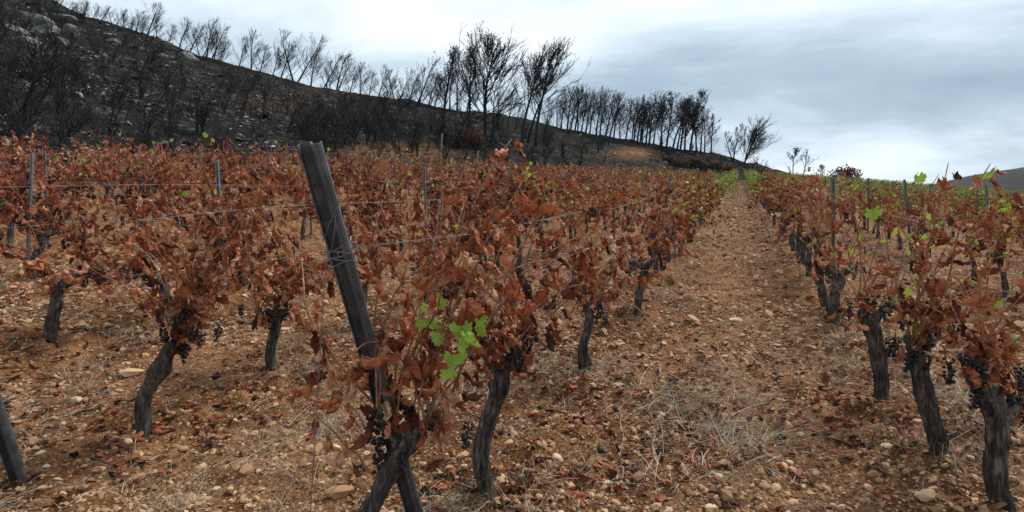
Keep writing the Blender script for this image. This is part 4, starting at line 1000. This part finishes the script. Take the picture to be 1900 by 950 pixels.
for i, (Y, x) in enumerate(sc_sp):
    st, tw, h0 = SCRUB[gt.integers(0, 8)]; X = (x - 950) / FPX * Y; s = gt.uniform(0.6, 1.3); _f, _r, _ = hill_cols(x); sf = (Y - _f) / (_r - _f)
    zone = 'along the lower slope beyond the tall pines' if x > 880 else 'from the limestone top, under the ridge' if sf > 0.6 else ('of the thicket leading to the tall pines' if x > 560 else 'across the middle of the burnt slope') if sf > 0.25 else ('along the slope foot towards the tall pines' if x > 560 else 'along the slope foot behind the vines')
    root = obj('charred_shrub', None, loc=(X, Y, float(hill_z(x, Y)) - 0.05), rot=(0, 0, gt.uniform(0, 6.28)), scl=s, label='leafless charred shrub, %s %s' % (ordn(snum[i]), zone), cat='shrub', group='charred shrubs %s' % zone)
    obj('stems', st, root); obj('twigs', tw, root, kind='stuff')
# larger bare trees on the slope itself
SL = [(112, 300, 150), (20, 250, 60), (60, 200, 40), (200, 190, 70), (300, 222, 100), (395, 230, 125), (365, 250, 160), (255, 150, 60), (150, 130, 50), (480, 240, 150), (530, 250, 165), (100, 120, 20), (430, 200, 110), (340, 160, 80), (590, 245, 160), (20, 140, 20), (620, 250, 175), (690, 245, 170), (730, 240, 165), (770, 245, 175), (660, 235, 165), (230, 240, 130), (640, 215, 160), (715, 215, 160)]
SL.sort()
for i, (x, yb, yt) in enumerate(SL):
    p = on_hill(x, yb); plant_tree((BARE + SMALL[:2])[(i * 5) % 7], p - [0, 0, 0.2], (yb - yt) / FPX * p[1], 'bare blackened tree on the stony slope, %s counting towards the tall pines' % ordn(i + 1), 'blackened trees on the slope', wscale=1.25)

# limestone on the slope
gr = np.random.default_rng(606)
ROCKS = [mk_mesh('limestone_boulder', *(lambda s: (s[0], [s[1]]))(stone_shape(gr, 2, 0.7, 0.15)), M_LIME, tint=None) for _ in range(8)]
for m_ in ROCKS: a = m_.attributes.new('tint', 'FLOAT', 'POINT'); a.data.foreach_set('value', np.full(len(m_.vertices), 0.62, np.float32))
bl = [(105, 28, 26), (130, 50, 20), (85, 55, 24), (60, 30, 22), (118, 75, 14), (55, 75, 18), (75, 100, 14), (40, 55, 16), (350, 105, 14), (330, 118, 12), (362, 112, 12), (300, 100, 10), (270, 92, 9), (215, 75, 9), (240, 110, 9), (265, 130, 10), (288, 140, 11), (60, 88, 11), (200, 62, 8), (390, 125, 8), (180, 140, 8), (160, 165, 7), (420, 150, 7), (300, 195, 8), (230, 185, 7), (270, 205, 8), (150, 190, 9), (345, 210, 7), (415, 185, 7), (480, 185, 6), (1050, 275, 6), (1110, 268, 6), (1140, 284, 5), (1000, 262, 5), (1270, 306, 7), (1235, 300, 6)]
nzone = {}
bl.sort(key=lambda q: -q[2])
for i, (x, y, rpx) in enumerate(bl):
    p = on_hill(x, y + rpx * 0.4); r = rpx / FPX * p[1] * (1.25 if y < 125 else 1.0)
    wh = 'the ridge top' if y < 125 else 'the mid slope' if y < 240 else 'the foot of the tall pines'
    nzone[wh] = nzone.get(wh, 0) + 1
    obj('limestone_boulder', ROCKS[i % 8], loc=p, rot=(gr.normal(0, 0.3), gr.normal(0, 0.3), gr.uniform(0, 6)), scl=(r * 1.25, r, r * gr.uniform(0.7, 1)), label='pale limestone boulder, %s largest at %s' % (ordn(nzone[wh]), wh), cat='boulder', group='boulders at %s' % wh)
n = 26000
x = gr.uniform(-80, 1420, n); f, r, _ = hill_cols(x); Y = f + (r - f) * gr.uniform(0.0, 1.0, n) ** 1.1; X = (x - 950) / FPX * Y
keep = fbm(X * 0.22, Y * 0.22, 12, 3) + gr.uniform(-0.25, 0.25, n) > np.where(x > 640, 0.2, 0.03); x, X, Y = x[keep], X[keep], Y[keep]
pos = np.stack([X, Y, hill_z(x, Y) + 0.02], -1); size = gr.lognormal(-2.5, 0.6, len(X)).clip(0.03, 0.4)
OVr = np.array([[1, 0, 0], [0, 1, 0], [-1, 0, 0], [0, -1, 0], [0, 0, 1], [0, 0, -1.0]]); OFr = np.array([[0, 1, 4], [1, 2, 4], [2, 3, 4], [3, 0, 4], [1, 0, 5], [2, 1, 5], [3, 2, 5], [0, 3, 5]])
shp = [((OVr + gr.normal(size=OVr.shape) * 0.3) * [1.1, 0.85, 0.6], OFr) for _ in range(10)]
V, F, T = scatter(shp, pos, size, gr, tint=gr.beta(1.5, 1.7, len(X)))
obj('rubble', mk_mesh('rubble', V, F, M_RUBBLE, tint=T), kind='stuff', label='pale stones strewn over the burnt slope')

gu = np.random.default_rng(909); n = 13000
x = np.where(gu.uniform(size=n) < 0.75, gu.uniform(-80, 880, n), gu.uniform(880, 1440, n)); f, r, _ = hill_cols(x); Y = f + (r - f) * gu.uniform(0.02, 1.0, n); X = (x - 950) / FPX * Y
k = fbm(X * 0.3, Y * 0.3, 33, 3) + gu.uniform(-0.3, 0.3, n) > np.where(x < 560, 0.05, 0.03); x, X, Y = x[k], X[k], Y[k]; n = len(X)
P0 = np.stack([X, Y, hill_z(x, Y) - 0.03], -1); D = np.stack([gu.normal(0.2, 0.45, n), gu.normal(0, 0.45, n), np.ones(n)], -1); D /= np.linalg.norm(D, axis=1)[:, None]
Lt = gu.lognormal(-0.35, 0.45, n).clip(0.2, 1.8)
A0 = P0; A1 = P0 + D * (Lt * 0.5)[:, None]; A2 = A1 + (D + gu.normal(size=(n, 3)) * 0.35) * (Lt * 0.5)[:, None]; B2 = A1 + (D + gu.normal(size=(n, 3)) * 0.6) * (Lt * 0.4)[:, None]
def spikes(a, b, w0, w1):
    d = b - a; q = np.cross(d, np.array([0.3, 1, 0.1])); q /= np.linalg.norm(q, axis=1)[:, None] + 1e-9; q2 = np.cross(d, q); q2 /= np.linalg.norm(q2, axis=1)[:, None] + 1e-9
    th = np.arange(3) * 2.094; ring = np.cos(th)[None, :, None] * q[:, None] + np.sin(th)[None, :, None] * q2[:, None]
    V = np.concatenate([a[:, None] + ring * w0, b[:, None] + ring * w1], 1); j = np.arange(3); Q = np.stack([j, (j + 1) % 3, 3 + (j + 1) % 3, 3 + j], -1)
    return V.reshape(-1, 3), [(Q[None] + (np.arange(len(a)) * 6)[:, None, None]).reshape(-1, 4)]
V, F, T = merge([spikes(A0, A1, 0.011, 0.009), spikes(A1, A2, 0.009, 0.004), spikes(A1, B2, 0.007, 0.003)])
obj('charred_undergrowth', mk_mesh('charred_undergrowth', V, F, M_CHAR), kind='stuff', label='fine charred stalks covering the burnt slope')

# ------------------------------------------------------------------ stones, straw, fallen leaves on the soil
gs = np.random.default_rng(808)
def ground_h(X, Y):
    """height of the built ground sheet"""
    X = np.asarray(X, float); Y = np.asarray(Y, float)
    i = np.clip(np.searchsorted(xs, X) - 1, 0, len(xs) - 2); j = np.clip(np.searchsorted(ys, Y) - 1, 0, len(ys) - 2)
    fx_ = (X - xs[i]) / (xs[i + 1] - xs[i]); fy_ = (Y - ys[j]) / (ys[j + 1] - ys[j])
    return (GZ[j, i] * (1 - fx_) + GZ[j, i + 1] * fx_) * (1 - fy_) + (GZ[j + 1, i] * (1 - fx_) + GZ[j + 1, i + 1] * fx_) * fy_
def field_points(n, y0, y1, g, power=1.0):
    """points spread evenly over what the picture shows of the soil"""
    inv = g.uniform(1 / y1 ** power, 1 / y0 ** power, n) ** (-1 / power)
    x = g.uniform(-60, 1960, n); X = (x - 950) / FPX * inv
    ok = np.interp(x, HX, HF) > inv + 0.5
    return X[ok], inv[ok]
shp = [stone_shape(gs, 0, 0.62) for _ in range(8)]
OV = np.array([[1, 0, 0], [0, 1, 0], [-1, 0, 0], [0, -1, 0], [0, 0, 1], [0, 0, -1.0]]); OF = np.array([[0, 1, 4], [1, 2, 4], [2, 3, 4], [3, 0, 4], [1, 0, 5], [2, 1, 5], [3, 2, 5], [0, 3, 5]])
chip = [((OV + gs.normal(size=OV.shape) * 0.28) * [1, 0.8, 0.6], OF) for _ in range(10)]
parts = []
for (n, y0, y1, lo, sg, sh, thr) in ((50000, 2.3, 8, -4.72, 0.42, chip, -0.14), (30000, 5, 50, -3.95, 0.42, chip, -0.2), (8000, 2.3, 9, -4.15, 0.30, shp, -0.05), (2400, 2.3, 9, -3.75, 0.30, shp, 0.0), (1500, 6, 40, -3.1, 0.35, shp, -0.1)):
    X, Y = field_points(n, y0, y1, gs); size = gs.lognormal(lo, sg, len(X)).clip(0.003, 0.09)
    den = fbm(X * 1.3, Y * 1.3, 64, 3) + gs.uniform(-0.45, 0.45, len(X)) > thr; X, Y, size = X[den], Y[den], size[den]
    parts.append(scatter(sh, np.stack([X, Y, ground_h(X, Y) + size * 0.15], -1), size, gs, tint=gs.beta(1.7, 1.5, len(X))))
nL = 5200; Yl = gs.uniform(10, 84, nL); ul = gs.uniform(-1.05, 0.85, nL); Xl = ul + KX * Yl; sl_ = gs.lognormal(-3.35, 0.45, nL).clip(0.015, 0.12)
parts.append(scatter(chip, np.stack([Xl, Yl, ground_h(Xl, Yl) + sl_ * 0.1], -1), sl_, gs, tint=gs.beta(1.5, 1.5, nL)))
V, F, T = merge([(a, b, c) for a, b, c in parts])
obj('gravel', mk_mesh('gravel', V, F, M_STONE, tint=T), kind='stuff', label='ochre gravel scattered over the soil')
ST = []
for _ in range(8):
    V, F = stone_shape(gs, 1, 0.6, 0.25); ST.append(mk_mesh('stone', V, [F], M_STONE, tint=np.full(len(V), 0.6)))
X, Y = field_points(900, 2.3, 7.5, gs, 1.0); sz = gs.lognormal(-3.85, 0.30, len(X)); o_ = np.argsort(-sz / Y)[:230]
for i in o_:
    s = min(sz[i], 0.06); obj('stone', ST[gs.integers(0, 8)], ground, loc=(X[i], Y[i], float(ground_h(X[i], Y[i])) + s * 0.15), rot=(gs.normal(0, 0.25), gs.normal(0, 0.25), gs.uniform(0, 6)), scl=(s, s, s * gs.uniform(0.7, 1)))
big = [(632, 918, 26, 'rounded ochre stone beneath the leaning vine by the end post'), (690, 925, 12, 'small ochre stone beside the rounded one beneath the leaning vine'), (337, 843, 13, 'pale stone lying below the leaning black-trunked vine'), (185, 873, 12, 'tan stone on bare soil near the slanting end post'), (382, 928, 14, 'flat brown stone at the bottom edge amid straw'),
       (1322, 940, 15, 'round pale stone in the path at the bottom edge'), (1365, 595, 12, 'flat pale stone in the middle of the path, farther up'), (1648, 845, 14, 'long flat pale stone at the path edge, below the bowed vine'), (1605, 760, 14, 'reddish flat stone near the foot of the knobbly vine'), (1562, 945, 12, 'pale stone cut by the bottom edge beside the shaggy vine'), (1435, 760, 9, 'bright angular stone in the path'), (528, 622, 9, 'white stone behind the short upright vine'), (140, 748, 13, 'pale flat stone in straw uphill of the slanting end post'), (245, 700, 20, 'broad pale slab of stone behind the leaning black-trunked vine'), (1275, 893, 10, 'yellowish stone on the path beside grey dry grass')]
for x, y, rp, lab in big:
    p = on_ground(x, y); r = rp / FPX * p[1]
    obj('stone', ST[gs.integers(0, 8)], loc=(p[0], p[1], float(ground_h(p[0], p[1])) + r * 0.2), rot=(0, 0, gs.uniform(-0.4, 0.4)), scl=(r * 1.1, r * 0.85, r * 0.8), label=lab, cat='stone', group='larger loose stones')
# straw
def ribbons(P0, D, Ln, W, g, curl, lift, seg=4):
    n = len(P0); t = np.linspace(0, 1, seg + 1)
    side = np.stack([-D[:, 1], D[:, 0], np.zeros(n)], -1); side /= np.linalg.norm(side, axis=1)[:, None] + 1e-9
    bend = side * (g.normal(0, 1, n) * curl)[:, None]
    C = P0[:, None] + D[:, None] * (Ln[:, None] * t[None])[..., None] + bend[:, None] * ((Ln[:, None] * (t ** 2)[None]))[..., None]
    C[..., 2] += lift[:, None] * Ln[:, None] * (t - 1.15 * t ** 2)[None]
    w = W[:, None] * (1 - 0.7 * t)[None]
    upv = np.cross(D, side); k = g.uniform(-1, 1, n)[:, None]; sv_ = side * np.sqrt(1 - k * k * 0.8) + upv * k * 0.7
    A_ = C + sv_[:, None] * w[..., None]; B_ = C - sv_[:, None] * w[..., None]
    V = np.stack([A_, B_], 2).reshape(n, -1, 3)
    j = np.arange(seg) * 2; q = np.stack([j, j + 1, j + 3, j + 2], -1)
    F = (q[None] + (np.arange(n) * (seg + 1) * 2)[:, None, None]).reshape(-1, 4)
    return V.reshape(-1, 3), [F], np.repeat(g.beta(2, 1.6, n), (seg + 1) * 2)
def straw_mask(X, Y, g):
    u = X - KX * Y; f = (u - U0) / DU; dr = np.abs(f - np.round(f)) * DU
    m = fbm(X * 0.9, Y * 0.9, 140, 3) * 2.8
    left = np.where(u < -1.6, 0.17, 0.0); cen = np.where((u > -1.2) & (u < 1.0), 0.20 * np.exp(-((u + 0.15) / 0.35) ** 2) - 0.12, 0.02)
    edge = 0.22 * np.exp(-(dr / 0.3) ** 2)
    return m + left + cen + edge + g.uniform(-0.25, 0.25, len(X)) > 0.22
X, Y = field_points(17000, 2.3, 16, gs); k = straw_mask(X, Y, gs); X, Y = X[k], Y[k]; n = len(X)
a = gs.normal(0.5, 1.2, n); D = np.stack([np.cos(a), np.sin(a), gs.normal(0.14, 0.12, n)], -1)
D[:, 2] += 0.13 * D[:, 1]
Ln = gs.lognormal(-2.1, 0.5, n).clip(0.04, 0.42)
p1 = ribbons(np.stack([X, Y, ground_h(X, Y) + 0.006], -1), D, Ln, gs.uniform(0.0008, 0.0019, n) * (1 + 0.09 * Y), gs, 0.3, gs.uniform(0, 0.25, n))
# tufts
tx, ty = [], []
TU = [(1330, 800, 60, .16), (1280, 770, 50, .12), (1240, 740, 50, .12), (1380, 835, 40, .15), (340, 885, 40, .10), (330, 700, 60, .14), (160, 690, 60, .14), (560, 690, 50, .25), (1250, 520, 40, .3), (1230, 560, 40, .3), (1570, 630, 40, .2), (1790, 880, 60, .25), (1770, 800, 40, .2), (1700, 850, 40, .2), (620, 800, 60, .16), (480, 830, 60, .16), (1120, 720, 40, .15), (860, 940, 40, .12), (700, 780, 50, .14), (1860, 760, 40, .25), (1300, 470, 30, .3), (960, 800, 40, .12), (230, 640, 50, .18), (560, 560, 40, .25)]
gxx, gyy = field_points(420, 2.4, 22, gs)
pts = [(on_ground(a_, b_), c_, d_) for a_, b_, c_, d_ in TU] + [(np.array([q, r_, 0]), 22, gs.uniform(0.08, 0.25)) for q, r_ in zip(gxx, gyy) if straw_mask(np.array([q]), np.array([r_]), gs)[0]]
PP, DD, LL = [], [], []
for p, c_, l_ in pts:
    sp = 0.05 + 0.0 * l_; q = gs.normal(size=(c_ * 2, 2)) * (0.09 if c_ > 30 else 0.05)
    PP.append(np.stack([p[0] + q[:, 0], p[1] + q[:, 1], ground_h(p[0] + q[:, 0], p[1] + q[:, 1]) - 0.01], -1))
    az = gs.uniform(0, 6.28, c_ * 2); el = np.abs(gs.normal(0.55, 0.4, c_ * 2)); DD.append(np.stack([np.cos(az) * np.cos(el) + 0.2, np.sin(az) * np.cos(el), np.sin(el)], -1)); LL.append(l_ * gs.uniform(0.5, 1.3, c_ * 2))
PP, DD, LL = np.concatenate(PP), np.concatenate(DD), np.concatenate(LL)
p2 = ribbons(PP, DD, LL, gs.uniform(0.0008, 0.0017, len(PP)) * (1 + 0.06 * PP[:, 1]), gs, 0.35, gs.uniform(0, 0.5, len(PP)))
p2 = (p2[0], p2[1], p2[2] * 0.7)
V, F, T = merge([p1, p2])
obj('dry_grass', mk_mesh('dry_grass', V, F, M_STRAW, tint=T), kind='stuff', label='bleached straw and dry grass lying on the soil')
# fallen leaves
X, Y = field_points(5200, 2.3, 45, gs); X2, Y2 = field_points(2600, 7, 45, gs); X, Y = np.concatenate([X, X2]), np.concatenate([Y, Y2]); u = X - KX * Y; f = (u - U0) / DU; dr = np.abs(f - np.round(f)) * DU
k = fbm(X * 1.1, Y * 1.1, 300, 3) + 0.25 * np.exp(-(dr / 0.6) ** 2) + gs.uniform(-0.22, 0.22, len(X)) > 0.16; X, Y = X[k], Y[k]
nL = 1500; Yl = gs.uniform(14, 84, nL) ; ul = gs.uniform(-1.0, 0.8, nL); kl = fbm(ul * 1.2, Yl * 0.35, 71, 3) + gs.uniform(-0.3, 0.3, nL) > 0; X, Y = np.concatenate([X, ul[kl] + KX * Yl[kl]]), np.concatenate([Y, Yl[kl]])
out = []
Rm = rand_rot(len(X), gs); Z = ground_h(X, Y)
for i in range(len(X)):
    V, F = DEAD_MID[i % 10] if Y[i] < 7 else DEAD_LO[i % 8]; V = V.copy(); V = (V - V.mean(0)); W = V @ Rm[i].T; W[:, 2] *= 0.55; s = gs.uniform(0.06, 0.105) * (1 + 0.02 * Y[i])
    out.append((W * s + np.array([X[i], Y[i], Z[i] + 0.018]), [F], gs.uniform(0.0, 0.6)))
V, F, T = merge(out); obj('fallen_leaves', mk_mesh('fallen_leaves', V, F, M_DEAD, tint=T), kind='stuff', label='dead vine leaves fallen on the soil')
# twigs of pruning wood
tw = []
X, Y = field_points(260, 2.4, 12, gs)
for i in range(len(X)):
    a = gs.uniform(0, 6.28); l = gs.uniform(0.08, 0.35); n = 6; t = np.linspace(0, 1, n)
    qx = X[i] + math.cos(a) * l * t + gs.normal(0, 0.012, n); qy = Y[i] + math.sin(a) * l * t + gs.normal(0, 0.012, n)
    tw.append(tube(np.stack([qx, qy, ground_h(qx, qy) + 0.006 + 0.02 * gs.uniform(size=n)], -1), np.linspace(0.0035, 0.0018, n), 4))
V, F, T = merge(tw); obj('fallen_twigs', mk_mesh('fallen_twigs', V, F, M_CANE2), kind='stuff', label='short dry twigs lying on the soil')
# scrap of blue plastic
p = on_ground(280, 540); q = np.array([(-0.06, -0.012, 0.0), (-0.03, -0.015, 0.014), (0.0, -0.012, 0.006), (0.035, -0.006, 0.016), (0.06, -0.01, 0.004)])
V = np.concatenate([q, q + [0.006, 0.03, 0.012], q + [0, 0.05, 0.0]]); F = np.array([[i + 5 * j, i + 1 + 5 * j, i + 6 + 5 * j, i + 5 + 5 * j] for j in range(2) for i in range(4)])
obj('plastic_scrap', mk_mesh('plastic_scrap', V, [F], M_BLUE, tint=np.linspace(0, 1, len(V))), loc=(p[0], p[1], float(ground_h(p[0], p[1])) + 0.02), label='small scrap of blue plastic lying on the soil between rows', cat='litter')
